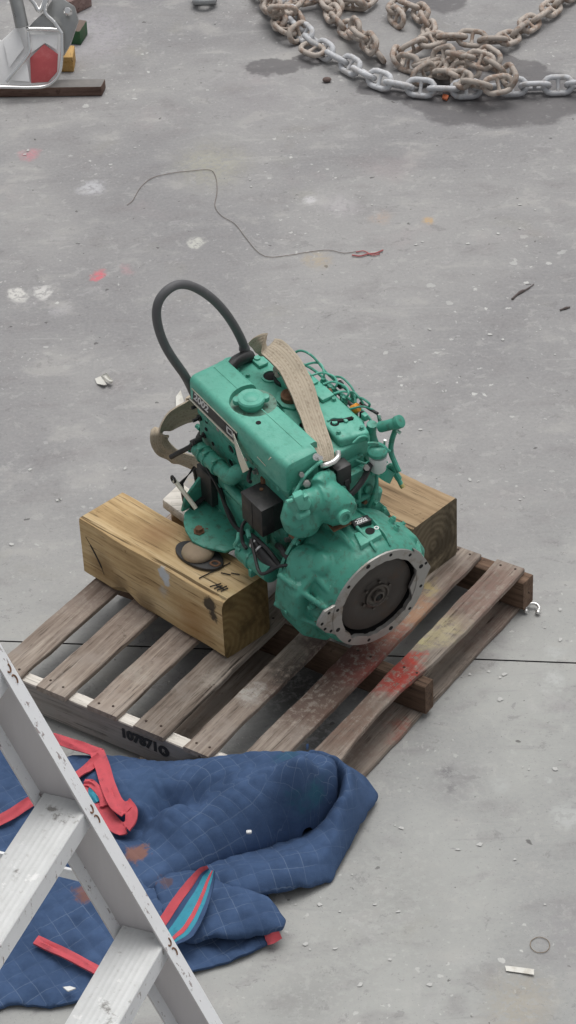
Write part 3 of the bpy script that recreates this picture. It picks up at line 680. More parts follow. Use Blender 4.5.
# throttle handle (front left) and its pivot
m = MB(); h0, h1 = Vector((-0.7061, -0.18, 0.1922)), Vector((-0.7772, -0.22, 0.117))
m.tube([h0, h0.lerp(h1, .5) + Vector((0, 0, .002)), h1], .0085, 8, 4); m.tube([h0 + Vector((.012, .004, .022)), h1.lerp(h0, .25) + Vector((.006, 0, .012)), h1 + Vector((0, 0, .004))], .0045, 8, 4)
m.box(tuple(h0 + Vector((-.012, -.01, -.018))), tuple(h0 + Vector((.02, .02, -.004))), .003); m.cyl(h0 + Vector((0, -.005, .014)), h0 + Vector((0, .03, .014)), .010, seg=10)
part('throttle_handle', m, M_black)

# left mount: flat plate, upright web, bolt, rubber foot, black bracket and lever
plate = [(-.693, -.237), (-.66, -.262), (-.625, -.278), (-.571, -.288), (-.528, -.275), (-.470, -.232), (-.455, -.135), (-.56, -.130), (-.70, -.130), (-.705, -.20)]
m = MB(); m.prism([(x, y, -.058) for x, y in plate], (0, 0, .010), .003)
m.prism([(-.71, -.24, -.05), (-.71, -.13, -.05), (-.71, -.13, .06), (-.71, -.165, .055), (-.71, -.225, .0)], (.010, 0, 0), .002)
m.box((-.70, -.142, -.05), (-.46, -.128, .06), .004)
mount = part('mount_plate', m, M_green)
m = MB(); m.lathe((-.593, -.248, -.048), (0, 0, 1), [(0, .019), (.004, .019), (.004, .0125), (.016, .0125)], 6); part('mount_bolt', m, M_rust, mount)
M_mountr = plain('worn_mount_dome', (.33, .25, .17), .7, .05, .35, 30, .3, (.20, .24, .13))
mw = eng.matrix_world.inverted()
fc = Vector((-0.286, 6.497, .377)); fl = mw @ fc; upl = (mw.to_3x3() @ Vector((0, 0, 1)))
m = MB(); m.lathe(fl + upl * .012, upl, [(0, .050), (.008, .052), (.016, .049), (.023, .040), (.027, .028), (.028, .018)], 28); foot = part('rubber_mount', m, M_mountr)
def loc_w(x, y, z): return mw @ Vector((x, y, z))
m = MB()
A1 = Vector((-.262, -.28 + 0, 0))
base = []
ca, sa = cos(-.80884), sin(-.80884)
for k in range(24):
    a = 2 * pi * k / 24; ex = .088 * cos(a); ey = .052 * sin(a); ex += (.012 if ex > 0 else 0); base.append(loc_w(fc.x + ex * ca - ey * sa, fc.y + ex * sa + ey * ca, .3785))
m.prism(base, upl * .010, .002); part('mount_base', m, M_black, foot)
m = MB(); m.tube([loc_w(fc.x + x * ca - y * sa, fc.y + x * sa + y * ca, .3895) for x, y in ((.066, .008), (.088, .010), (.088, -.008), (.066, -.010))], .0035, 6, 5, closed=True); part('mount_slot', m, M_rust, foot)
m = MB(); m.prism([(x, -y - .0 + .012, -.058) for x, y in plate][::-1], (0, 0, .010), .003); m.box((-.70, .13, -.05), (-.46, .145, .06), .004); part('mount_plate', m, M_green)
f2 = mw @ Vector((0.143, 6.90, .377)); m = MB(); m.lathe(f2 + upl * .001, upl, [(0, .060), (.012, .062), (.03, .055), (.06, .03)], 20); part('rubber_mount', m, M_mountr)
# black U bracket
m = MB(); bx = [(-.735, -.215, .035), (-.735, -.165, .07), (-.735, -.155, -.02), (-.735, -.21, -.04)]
m.tube(bx, .0075, 8, 1, closed=True); m.prism([bx[1], bx[2], tuple(Vector(bx[2]) + Vector((.05, 0, 0))), tuple(Vector(bx[1]) + Vector((.05, 0, 0)))], (0, .008, 0)); m.prism([bx[3], bx[2], tuple(Vector(bx[2]) + Vector((.05, 0, 0))), tuple(Vector(bx[3]) + Vector((.05, 0, 0)))], (0, 0, -.008)); m.box((-.72, -.165, -.03), (-.64, -.135, .10), .004); part('black_bracket', m, M_black)
m = MB(); m.tube([(-.745, -.235, .052), (-.70, -.225, .02), (-.655, -.215, -.015)], .0075, 8, 4); part('lever_rod', m, M_trim)
m = MB(); 
m.tube([(-.745 + .011 * cos(a), -.237, .055 + .011 * sin(a)) for a in [k * pi / 4 for k in range(8)]], .004, 6, 3, closed=True); part('lever_ring', m, M_black)
m = MB(); m.tube([(-.69, -.14, .115), (-.655, -.165, .125), (-.615, -.165, .10), (-.58, -.158, .04), (-.54, -.155, .0), (-.50, -.16, -.03)], .0045, 6, 8); m.tube([(-.62, -.145, .06), (-.57, -.158, .02), (-.52, -.165, -.01), (-.46, -.168, .0)], .007, 7, 8); part('wiring_loom', m, M_black)

# black control box
m = MB(); m.box((-.402, -.207, .13), (-.293, -.126, .238), .003)
m.box((-.403, -.208, .232), (-.292, -.125, .2395), .002)
for x in (-.345,): m.box((x - .001, -.2085, .13), (x + .001, -.206, .232)); 
m.box((-.2935, -.168, .13), (-.2915, -.166, .232))
part('control_box', m, M_blackbox)
m = MB(); m.cyl((-.395, -.128, .24), (-.395, -.128, .258), .010, seg=8); m.cyl((-.372, -.152, .2395), (-.372, -.152, .2425), .006, seg=10); part('box_screw', m, M_rust)

# exhaust elbow casting
m = MB()
m.tube([(-0.17, -0.1757, 0.3319), (-0.168, -0.1305, 0.3242), (-0.165, -0.0822, 0.3115), (-0.15, -0.0497, 0.2924), (-0.128, -0.0367, 0.2732), (-0.108, -0.0367, 0.2679)], [.034, .040, .052, .058, .056, .050], 24, 10)
m.ball((-0.165, -0.0642, 0.3015), .060, (1, 1.1, 1)); m.ball((-0.148, -0.0441, 0.2786), .058)
m.lathe((-0.185, -0.1343, 0.2732), (.15, -.25, -1), [(-.045, .040), (-.02, .058), (.02, .064), (.055, .050), (.075, .02)], 28)
m.tube([(-0.18, -0.0776, 0.3541), (-0.195, -0.0523, 0.3532), (-0.205, -0.0163, 0.3341)], .026, 14, 6)
m.cyl((-0.125, -0.0535, 0.2768), (-0.083, -0.0511, 0.2847), .021, .021, 24)
elb = part('exhaust_elbow', m, M_green, None, 60); casting(elb, .0045, 4)
m = MB(); p0, p1 = Vector((-0.105, -0.0497, 0.2815)), Vector((-0.083, -0.0511, 0.2847)); m.lathe(p1, p1 - p0, [(-.012, .023), (.004, .023), (.004, .0145), (-.004, .0135)], 28, cap=False); part('elbow_port_rim', m, M_green2, elb)
m = MB(); m.lathe(p1 - (p1 - p0).normalized() * .003, p1 - p0, [(0, .0142), (.001, .0142)], 20); part('elbow_port', m, plain('dim_port', (.035, .06, .05), .7), elb)
m = MB(); c = Vector((-0.115, -0.1876, 0.3995)); d = Vector((.06, -.4, .15)).normalized()
m.prism([(-0.112, -0.2101, 0.4301), (-0.118, -0.1741, 0.4215), (-0.115, -0.1455, 0.372), (-0.108, -0.1616, 0.3584), (-0.104, -0.1961, 0.3768)], (-.03, .012, -.008), .004)
m.cyl((-0.11, -0.1997, 0.3504), (-0.12, -0.1571, 0.3389), .011, seg=12, bevel=.003); m.cyl((-0.12, -0.2119, 0.4173), (-0.12, -0.233, 0.4212), .006, seg=8)
m.box(*[tuple(v) for v in (Vector((-0.12, -0.1661, 0.4036)) - Vector((.008, .008, .006)), Vector((-0.12, -0.1661, 0.4036)) + Vector((.008, .008, .008)))], .002)
part('elbow_flange', m, M_green2, elb)
# bent oil line over the rear of the tank
m = MB(); m.tube([(-0.235, -0.0228, 0.3839), (-0.232, -0.0579, 0.3773), (-0.228, -0.0901, 0.3658), (-0.222, -0.113, 0.3508), (-0.215, -0.1366, 0.3329)], .0055, 8, 6); m.tube([(-0.238, 0.0932, 0.391), (-0.238, 0.1192, 0.401), (-0.238, 0.145, 0.3873), (-0.235, 0.1464, 0.3727)], .0035, 7, 6); part('oil_line', m, M_green2)
m = MB(); m.cyl((-0.22, -0.0928, 0.3451), (-0.2, -0.103, 0.3614), .012, seg=6, bevel=.002); m.cyl((-0.24, -0.096, 0.3683), (-0.22, -0.1062, 0.3844), .008, seg=6); part('union_nut', m, M_steel)
# lifting eye and dark pocket behind it
m = MB(); m.tube([(-0.225, -0.0302, 0.3752), (-0.215, -0.0227, 0.3824), (-0.215, 0.0028, 0.3805), (-0.222, 0.0262, 0.3827), (-0.235, 0.0358, 0.3921)], .0085, 10, 7); part('lifting_eye', m, M_chrome)
m = MB(); m.lathe((-0.238, -0.0419, 0.408), (.6, -.2, .6), [(0, .011), (.005, .011), (.005, .004), (.008, .004)], 16); m.lathe((-0.225, -0.0367, 0.4106), (.6, -.2, .6), [(0, .007), (.01, .007)], 12); part('plated_washer', m, M_chrome)
m = MB(); m.box((-.245, .006, .27), (-.200, .062, .352), .008); m.box((-.22, .03, .22), (-.195, .052, .30), .006); part('solenoid_switch', m, M_black)
m = MB(); m.tube([(-0.19, 0.1163, 0.3168), (-0.185, 0.0938, 0.2883), (-0.18, 0.0602, 0.2658), (-0.18, 0.0266, 0.2478)], .0095, 9, 7); m.cyl((-0.19, 0.1053, 0.3268), (-0.18, 0.1126, 0.318), .016, seg=12); part('rear_hose', m, M_black)
m = MB(); m.cyl((-0.185, 0.1016, 0.3284), (-0.165, 0.0906, 0.3449), .009, seg=6); part('hose_union', m, M_steel)

# bell housing: barrel + starter bulge, ribs
m = MB()
m.lathe((-.205, 0, 0), (1, 0, 0), [(0, .15), (.005, .185), (.03, .196), (.085, .201), (.13, .199), (.165, .194), (.195, .186), (.218, .173)], 56)
m.prism([(-.185, y, z) for y, z in ((-.05, .185), (-.18, .13), (-.238, .07), (-.250, -.01), (-.222, -.105), (-.135, -.182), (0, -.15))], (.115, .0, 0), .012, 2)
m.prism([(-.075, y, z) for y, z in ((-.13, .06), (-.18, .06), (-.205, .0), (-.19, -.06), (-.13, -.09))], (.082, .012, -.01), .008, 2)
m.lathe((-.135, -.15, .10), (0, -.75, .6), [(0, .07), (.035, .062), (.052, .045), (.060, .02)], 24)
m.lathe((-.09, -.125, .125), (0.1, -.6, .75), [(0, .045), (.03, .040), (.044, .028), (.048, .01)], 20)
m.prism([(-.14, y, z) for y, z in ((.12, .14), (.19, .10), (.225, .02), (.22, -.05), (.15, -.13))], (.10, 0, 0), .02, 3)
m.tube([(-.19, -.055, .185), (-.15, -.055, .205), (-.08, -.052, .200), (-.04, -.05, .18)], .010, 8, 5)
m.tube([(-.17, -.235, .09), (-.09, -.22, .08), (0.0, -.18, .045)], .010, 8, 5)
m.tube([(-.08, -.165, .125), (-.04, -.16, .10), (.0, -.148, .075)], .013, 8, 5)
m.tube([(-.17, -.255, -.02), (-.09, -.225, -.03), (0.0, -.185, -.03)], .009, 8, 5)
bell = part('bell_housing', m, M_green, None, 60); casting(bell, .0042, 1)
m = MB(); m.lathe((-.062, 0, 0), (1, 0, 0), [(0, .151), (.14, .151)], 64); cutter = m.build('tmp_cutter', M_void, None, 0); cutter.matrix_world = eng.matrix_world.copy()
modded(bell, [('BOOLEAN', dict(operation='DIFFERENCE', object=cutter, solver='EXACT'))]); bpy.data.objects.remove(cutter); bell.data.set_sharp_from_angle(angle=radians(50)); bell.data.materials.append(M_void)
for p_ in bell.data.polygons:
    c_ = p_.center
    if math.hypot(c_.y, c_.z) < .1515 and c_.x > -.07: p_.material_index = 1  # bore wall coloured black for the shadow inside the mouth
# opened mouth: bare face ring with ears, pocket painted black as shade, clutch plate
def ring_mesh(x0, x1, r_out, r_in, seg=64, wob=0.0):
    mm = MB(); bm = mm.bm; V = []
    for k in range(seg):
        a = 2 * pi * k / seg; wi = r_in + wob * max(0, mnoise.noise(Vector((cos(a) * 5, sin(a) * 5, 3)))) - wob * .4; wo = r_out(a) if callable(r_out) else r_out
        V.append([bm.verts.new((x, r * cos(a), r * sin(a))) for x, r in ((x0, wo), (x1, wo), (x1, wi), (x0, wi))])
    for k in range(seg):
        A, B = V[k], V[(k + 1) % seg]
        for i in range(4): bm.faces.new((A[i], A[(i + 1) % 4], B[(i + 1) % 4], B[i]))
    bmesh.ops.recalc_face_normals(bm, faces=bm.faces); return mm
ring = part('flange_ring', ring_mesh(.004, .018, .1735, .1465, 96, .016), M_steel, bell)
earL = [(0.0165, -0.1748, 0.0614), (0.0165, -0.2004, 0.0601), (0.0165, -0.2229, 0.0316), (0.0165, -0.227, 0.0129), (0.0165, -0.1987, -0.03), (0.0165, -0.1733, -0.05), (0.0165, -0.1479, -0.0785), (0.0165, -0.1365, -0.0683), (0.0165, -0.1538, 0.0064), (0.0165, -0.1528, 0.0649)]
earR = [(0.0165, 0.1294, 0.1282), (0.0165, 0.1561, 0.0961), (0.0165, 0.1793, 0.049), (0.0165, 0.1949, 0.0145), (0.0165, 0.1763, -0.0213), (0.0165, 0.1574, -0.0443), (0.0165, 0.1232, -0.0712), (0.0165, 0.1154, -0.0279), (0.0165, 0.1379, 0.0141), (0.0165, 0.1374, 0.0777)]
for el in (earL, earR):
    m = MB(); m.prism(el, (-.011, 0, 0), .002); part('flange_ear', m, M_steel, bell)
for k in range(12):
    a = radians(15 + 30 * k); rr_ = .0060 if k % 3 else .0080; m = MB(); m.lathe((.0178, .161 * cos(a), .161 * sin(a)), (1, 0, 0), [(0, rr_), (.0006, rr_)], 12); part('bolt_hole', m, M_void, bell)
for y, z in [(-0.2123, 0.0166), (-0.2019, -0.011), (-0.1803, -0.0328), (-0.1861, 0.0472), (0.1755, 0.0427), (0.1683, 0.0089), (0.1495, -0.014)]:
    m = MB(); m.lathe((.0163, y, z), (1, 0, 0), [(0, .0055), (.0009, .0055)], 12); part('bolt_hole', m, M_void, bell)
m = MB(); m.lathe((-.06, 0, 0), (1, 0, 0), [(0, .153), (.004, .153)], 48); part('housing_pocket', m, M_void, bell)
m = MB(); m.lathe((-.0395, 0, 0), (1, 0, 0), [(0, .130), (.030, .133), (.036, .132), (.0395, .127), (.0395, .066), (.037, .062), (.037, .050), (.040, .045), (.040, .020)], 64)
dsk = part('clutch_plate', m, M_diskm)
m = MB(); m.lathe((-.001, 0, 0), (1, 0, 0), [(0, .044), (.009, .042), (.011, .036), (.006, .032), (.006, .022), (.016, .020), (.018, .014), (.008, .011), (.0, .010)], 32)
for k in range(6): a = k * pi / 3 + .3; m.cyl((0, .051 * cos(a), .051 * sin(a)), (.005, .051 * cos(a), .051 * sin(a)), .005, seg=6)
part('spline_hub', m, plain('greasy_hub', (.075, .065, .056), .4, .5, .3, 40), dsk)
m = MB(); m.lathe((.0115, 0, 0), (1, 0, 0), [(0, .0105), (.0008, .0105)], 16); part('hub_bore', m, M_void, dsk)
# rear joint flange with its bolts, and cast ribs on the barrel
m = MB(); m.lathe((-.215, 0, 0), (1, 0, 0), [(0, .2), (.001, .214), (.013, .214), (.014, .2)], 56); part('joint_flange', m, M_green, bell)
for k in range(16):
    a = radians(-30 + k * 15); m = MB(); c = Vector((-.2015, .206 * cos(a), .206 * sin(a))); m.lathe(c, (1, 0, 0), [(0, .0105), (.003, .0105), (.003, .0075), (.012, .0075)], 6); part('flange_bolt', m, M_green2 if k % 3 else M_rust, bell)
for k in range(7):
    a = radians(-12 + k * 17); n_ = Vector((0, cos(a), sin(a))); t_ = Vector((0, -sin(a), cos(a))) * .004; m = MB()
    m.prism([Vector((-.18, 0, 0)) + n_ * .200 - t_, Vector((-.10, 0, 0)) + n_ * .214 - t_, Vector((-.03, 0, 0)) + n_ * .204 - t_, Vector((.003, 0, 0)) + n_ * .184 - t_, Vector((-.03, 0, 0)) + n_ * .18 - t_, Vector((-.18, 0, 0)) + n_ * .18 - t_], t_ * 2, .0015)
    if k not in (3, 4): part('cast_rib', m, M_green, bell)
    else: m.bm.free()
# pad with hole, data plate, rusty cover, sensor
padp = [(-0.0817, -0.0202, 0.205), (-0.0684, 0.0551, 0.205), (-0.0283, 0.0438, 0.205), (-0.0244, -0.0366, 0.205)]
m = MB(); m.prism(padp, (0, 0, -.05), .003); pad = part('inspection_pad', m, M_green2, bell)
hc = Vector((-0.0596, 0.0227, 0.2055)); m = MB(); m.lathe(hc, (0, 0, 1), [(0, .0145), (.0012, .0145)], 20); part('inspection_hole', m, M_void, bell)
hr = Vector((-0.0585, 0.0458, 0.2055)); m = MB(); m.lathe(hr, (0, 0, 1), [(0, .008), (.0015, .008), (.0015, .004), (.0, .004)], 14, cap=False); part('hole_rim', m, M_white, bell)
pq = [Vector(v) for v in [(-0.122, -0.0015, 0.213), (-0.1143, 0.0558, 0.213), (-0.0897, 0.0487, 0.213), (-0.0957, -0.0098, 0.213)]]
PM = axes((pq[0] + pq[1] + pq[2] + pq[3]) / 4, pq[1] - pq[0], pq[0] - pq[3]); hw_, hh_ = (pq[1] - pq[0]).length / 2, (pq[0] - pq[3]).length / 2
m = MB(); m.box((-hw_, -hh_, -.02), (hw_, hh_, .001), .001, M=PM); part('data_plate', m, M_black, bell)
text_into('plate_lettering', '2002', .019, PM @ Matrix.Translation((0, -.003, .0015)), M_white, bell, .0002, .0007)
m = MB(); m.box((-hw_ * .35, hh_ * .55, .0010), (hw_ * .35, hh_ * .72, .0016), 0, M=PM); part('plate_line', m, M_white, bell)
m = MB(); m.prism([(-.175, -.062, .206), (-.170, .000, .212), (-.105, -.010, .218), (-.115, -.070, .209)], (0, -.002, .007), .003); part('rusty_cover', m, M_rust, bell)
m = MB()
for x, y, z in ((-.10, .135, .155), (-.06, .12, .16), (-.12, .185, .09), (-.05, -.20, .03), (-.12, -.224, .06), (-.12, -.238, -.02), (-.11, -.198, -.10)):
    n_ = Vector((0, y, z)).normalized(); m.lathe(Vector((x, y, z)) * 1.0 + n_ * .004, n_, [(-.01, .010), (.003, .010), (.003, .0065), (.010, .0065)], 10)
part('housing_bolt', m, M_green2, bell)
# starter motor with black solenoid on the left
m = MB(); s0, s1 = Vector((-.405, -.215, .000)), Vector((-.235, -.215, .028))
d = (s1 - s0).normalized(); m.lathe(s0, d, [(0, .018), (.004, .027), (.022, .032), (.060, .032), (.062, .035), (.075, .035), (.077, .031), (.150, .031), (.17, .03)], 24, bevel=.0)
m.box((-.315, -.252, -.02), (-.300, -.20, .01), .003); st = part('starter_motor', m, M_green)
m = MB(); s0, s1 = Vector((-.352, -.205, .075)), Vector((-.235, -.200, .040)); d = (s1 - s0).normalized(); m.lathe(s0, d, [(0, .014), (.004, .019), (.05, .021), (.052, .024), (.12, .023)], 20); part('solenoid', m, M_black, st)
m = MB(); m.lathe(s0 + d * .010, d, [(0, .0205), (.006, .0205)], 20); m.lathe(s0 + d * .036, d, [(0, .0222), (.006, .0222)], 20); part('solenoid_band', m, M_white, st)
m = MB(); m.tube([(-.365, -.20, .085), (-.30, -.205, .098), (-.26, -.20, .085), (-.22, -.195, .06), (-.17, -.19, .075), (-.13, -.16, .115)], .0065, 7, 8); m.tube([(-.345, -.215, .09), (-.30, -.235, .075), (-.25, -.255, .055), (-.22, -.255, .065), (-.19, -.225, .10), (-.15, -.19, .12)], .0055, 7, 8); m.tube([(-.30, -.15, .06), (-.25, -.17, .10), (-.20, -.18, .105), (-.15, -.165, .125)], .010, 8, 8); m.tube([(-.42, -.165, .10), (-.40, -.21, .10), (-.38, -.225, .06), (-.35, -.23, .055)], .006, 7, 6); part('starter_cable', m, M_black)
m = MB(); m.tube([(-.405, -.22, .075), (-.392, -.235, .058), (-.40, -.24, .035), (-.38, -.235, .028)], .0065, 7, 6); m.cyl((-.385, -.20, .09), (-.36, -.21, .082), .008, seg=6); part('drain_tap', m, M_green2)
m = MB(); m.tube([(-.245, -.135, .14), (-.225, -.14, .15), (-.20, -.14, .145)], .009, 8, 4); part('copper_union', m, M_rust)

# fuel side at the right: pump body, filter, injector lines
m = MB(); m.box((-.62, .135, .12), (-.30, .20, .29), .012); m.box((-.55, .15, .29), (-.34, .215, .345), .010)
for k in range(4): m.cyl((-.53 + k * .055, .19, .345), (-.53 + k * .055, .195, .385), .011, seg=8); m.cyl((-.53 + k * .055, .195, .385), (-.53 + k * .055, .195, .395), .008, seg=6)
m.box((-.30, .14, .10), (-.235, .19, .22), .010); m.cyl((-.26, .165, .06), (-.26, .185, .14), .028, seg=18, bevel=.004); m.cyl((-.25, .17, .035), (-.25, .175, .06), .016, seg=12)
pump = part('injection_pump', m, M_green)
for k in range(4):
    x = -.53 + k * .055; m = MB(); j1, j2 = random.uniform(-.01, .012), random.uniform(-.012, .008); m.tube([(x, .195, .39), (x - .002 + j1, .203, .408), (x - .03 + j1, .212, .414 + j2 * .5), (x - .065 + j2, .200, .408 + j2), (x - .08, .172, .402)], .0036, 7, 8); part('injector_pipe', m, M_green2)
m = MB(); m.tube([(-.655, .15, .40), (-.645, .185, .432), (-.60, .205, .43), (-.53, .21, .405), (-.45, .215, .40), (-.38, .215, .412), (-.345, .21, .43), (-.32, .215, .425), (-.33, .22, .405)], .0038, 7, 8); m.tube([(-.52, .215, .395), (-.47, .22, .425), (-.42, .222, .418), (-.385, .215, .40)], .0035, 7, 7); m.tube([(-.42, .212, .405), (-.385, .21, .425), (-.345, .212, .405), (-.37, .205, .39), (-.405, .21, .385)], .0035, 7, 7); part('leak_off_pipe', m, M_green)
m = MB(); m.cyl((-.365, .185, .385), (-.350, .195, .402), .015, seg=12, bevel=.003); part('pump_cap', m, M_orange)
m = MB(); m.tube([(-.36, .21, .405), (-.32, .215, .405), (-.285, .22, .408)], .005, 7, 5); part('stop_cable', m, M_black)
m = MB(); m.cyl((-.278, .22, .41), (-.270, .222, .385), .005, seg=8); part('cable_end', m, M_chrome)
m = MB(); m.lathe((-0.185, 0.146, 0.2921), (.02, 0, 1), [(0, .019), (.006, .024), (.055, .0275), (.060, .0265)], 24); filt = part('fuel_filter', m, M_white)
m = MB(); c = Vector((-0.185, 0.1445, 0.3654)); m.lathe(c + Vector((0, 0, -.004)), (0, 0, 1), [(0, .030), (.012, .031), (.024, .022), (.028, .01)], 20, cap=True); m.tube([c + Vector((-.02, -.02, .03)), c + Vector((0, 0, .032)), c + Vector((.02, .03, .0))], .006, 7, 5); m.tube([(-0.2469, 0.2, 0.3917), (-0.222, 0.215, 0.4092), (-0.2039, 0.235, 0.4231)], .017, 12, 5); m.cyl((-0.2098, 0.232, 0.4166), (-0.1957, 0.24, 0.4302), .021, seg=14, bevel=.004); m.tube([(-0.2736, 0.19, 0.3902), (-0.2791, 0.19, 0.3463), (-0.2777, 0.2, 0.3016)], .016, 10, 5); part('filter_head', m, M_green, filt)
m = MB(); m.tube([(-0.2138, 0.235, 0.3924), (-0.2337, 0.235, 0.3303), (-0.2388, 0.235, 0.2782), (-0.2186, 0.235, 0.2479), (-0.1984, 0.235, 0.2257)], .0085, 9, 7); m.tube([(-0.2508, 0.225, 0.2012), (-0.2337, 0.235, 0.2246), (-0.2201, 0.24, 0.1989), (-0.2115, 0.245, 0.1818)], .010, 9, 6); m.cyl((-0.2276, 0.2, 0.1906), (-0.2305, 0.225, 0.216), .022, .018, 14); m.tube([(-0.2954, 0.19, 0.2415), (-0.3059, 0.19, 0.2134), (-0.2856, 0.19, 0.1951)], .010, 8, 4); part('fuel_line', m, M_green)
m = MB(); m.cyl((-0.2217, 0.245, 0.1868), (-0.2079, 0.25, 0.161), .0075, seg=10); part('fuel_stub', m, M_green2)
m = MB(); m.cyl((-0.2105, 0.25, 0.1633), (-0.2004, 0.252, 0.1509), .008, seg=10); part('brass_tip', m, M_brass)
m = MB(); m.cyl((-0.3038, 0.2, 0.2341), (-0.2931, 0.2, 0.2907), .005, seg=8); part('brass_rod', m, M_brass)
m = MB(); m.cyl((-0.2088, 0.235, 0.3879), (-0.1956, 0.24, 0.3826), .006, seg=8); m.tube([(-0.2879, 0.23, 0.258), (-0.2742, 0.235, 0.2773), (-0.269, 0.235, 0.3053)], .004, 6, 4); part('bleed_screw', m, M_chrome)

# arched hose
hp = [Vector((-.775 - .012 * min(k / 4, 1), y, z)) for k, (y, z) in enumerate(((.088, .33), (.082, .375), (.061, .468), (-.005, .622), (-.09, .727), (-.150, .764), (-.207, .745), (-.231, .687), (-.211, .562), (-.162, .448), (-.137, .392), (-.11, .30)))]
hp = crom(hp, 10)
for _ in range(40): hp = [hp[0]] + [(hp[i - 1] + hp[i] * 2 + hp[i + 1]) / 4 for i in range(1, len(hp) - 1)] + [hp[-1]]
m = MB(); m.tube(hp, .0142, 14, raw=True)
hose = part('coolant_hose', m, M_hose)
m = MB(); m.lathe((-.776, .083, .355), (-.02, -.05, 1), [(0, .019), (.03, .019)], 16); m.lathe((-.779, .075, .40), (-.02, -.2, 1), [(-.006, .0155), (0, .017), (.012, .017), (.018, .015)], 16); part('hose_cuff', m, M_hose, hose)

# lifting strap
def strap_mat():
    t = NT('beige_webbing'); u = t.uv(); sx = t.n('ShaderNodeSeparateXYZ'); t.put(sx.inputs[0], u)
    o = t.obj(); n1 = t.noise(o, 16, 6, .65)
    rib = t.math('ABSOLUTE', t.math('SINE', t.math('MULTIPLY', sx.outputs[1], 28.0))); wv_ = t.math('ABSOLUTE', t.math('SINE', t.math('MULTIPLY', sx.outputs[0], 90.0)))
    c = t.mix(n1, (.37, .315, .24), (.53, .46, .365))
    c = t.mix(t.math('MULTIPLY', t.math('LESS_THAN', rib, .25), .22), c, (.17, .13, .09))
    dash = t.math('MULTIPLY', t.math('LESS_THAN', t.math('ABSOLUTE', t.math('SUBTRACT', t.math('FRACT', t.math('MULTIPLY', sx.outputs[1], 3.0)), .5)), .08), t.math('GREATER_THAN', t.math('FRACT', t.math('MULTIPLY', sx.outputs[0], 4.0)), .5))
    c = t.mix(t.math('MULTIPLY', dash, .3), c, (.13, .095, .06))
    c = t.mix(t.step(t.noise(o, 40, 5, .7), .55, .72, 0, .5), c, (.15, .12, .085))
    return t.done(c, .95, 0, t.bump(t.math('ADD', rib, t.math('MULTIPLY', wv_, .4)), .5, .002), .15)
M_strap = strap_mat()
m = MB()
top = [(-0.2387, -0.0058, 0.372), (-0.2638, 0.0052, 0.384), (-0.3216, 0.0251, 0.396), (-0.4151, 0.0594, 0.412), (-0.4838, 0.083, 0.432), (-0.5532, 0.0994, 0.452), (-0.6155, 0.103, 0.468), (-0.6707, 0.0972, 0.474), (-0.6955, 0.0844, 0.468), (-0.7212, 0.0748, 0.44)]
m.ribbon(top, [(0.25, 1, -.1)] * 3 + [(.35, 1, -.15)] * 3 + [(.7, .9, -.1), (.95, .6, 0), (1, .5, .1), (1, .48, .1)], [.024, .028, .033, .036, .040, .042, .043, .040, .036, .030], .007, 9, sag=.006, cols=8, ruffle=.006)
strap = m
lo = [(-0.83, -0.0848, 0.2124), (-0.845, -0.1245, 0.202), (-0.855, -0.1682, 0.1806), (-0.86, -0.2049, 0.1464), (-0.86, -0.2048, 0.0959), (-0.85, -0.1734, 0.0438), (-0.82, -0.1449, 0.0286), (-0.78, -0.1223, 0.0239), (-0.72, -0.1087, 0.0344)]
strap.ribbon([(-.80, .02, .22), (-.82, -.07, .23)] + lo, [(0, .2, 1), (0, .1, 1), (.05, .1, 1), (.1, .15, 1), (.15, .3, 1), (.2, .6, .8), (.4, .8, .5), (.6, .5, .7), (.5, .4, .8), (.5, .4, .8), (.5, .4, .8)], [.036, .044, .046, .045, .040, .030, .028, .028, .027, .027, .027], .006, 8, sag=.005, cols=8, ruffle=.008)
so = strap.build('lifting_strap', M_strap, None, 50); so.matrix_world = eng.matrix_world.copy()
tag(so, 'wide beige webbing sling draped over the top of the green engine', 'strap')

# small fasteners and pipes that crowd the castings
for x, y in ((-.62, .095), (-.62, .165), (-.46, .09), (-.46, .168), (-.29, .078), (-.265, .145), (-.70, .03), (-.70, .15), (-.56, .03), (-.42, .155)):
    m = MB(); zz = .402 if y > .06 and x > -.63 else .372; m.lathe((x, y, zz), (0, 0, 1), [(0, .0095), (.002, .0095), (.002, .0065), (.009, .0065)], 6); part('cover_bolt', m, M_green if random.random() < .7 else M_rust)
for x, z, r in ((-.66, .15, .011), (-.47, .285, .009), (-.43, .26, .009), (-.62, .30, .009), (-.30, .29, .010), (-.33, .05, .013), (-.27, .10, .010)):
    m = MB(); m.lathe((x, -.128, z), (0, -1, 0), [(0, r * 1.3), (.003, r * 1.3), (.003, r * .85), (.013, r * .85)], 6); part('side_bolt', m, M_green2 if random.random() < .6 else M_steel)
for pts, r in (([(-.68, .17, .33), (-.66, .20, .36), (-.60, .215, .365), (-.50, .22, .355), (-.42, .225, .36), (-.33, .225, .35), (-.29, .21, .33)], .0045), ([(-.61, .19, .30), (-.57, .225, .33), (-.50, .23, .335), (-.40, .23, .33)], .006), ([(-.36, .17, .40), (-.33, .20, .415), (-.30, .225, .40), (-.29, .23, .36)], .0035),
               ([(-.235, .10, .32), (-.205, .12, .315), (-.19, .15, .30), (-.20, .19, .29)], .0045), ([(-.21, .16, .27), (-.185, .14, .24), (-.185, .12, .18), (-.195, .10, .14)], .0055), ([(-.46, -.13, .25), (-.43, -.16, .245), (-.41, -.165, .25)], .006)):
    m = MB(); m.tube(pts, r, 7, 7); part('small_pipe', m, M_green if r < .006 else M_black)
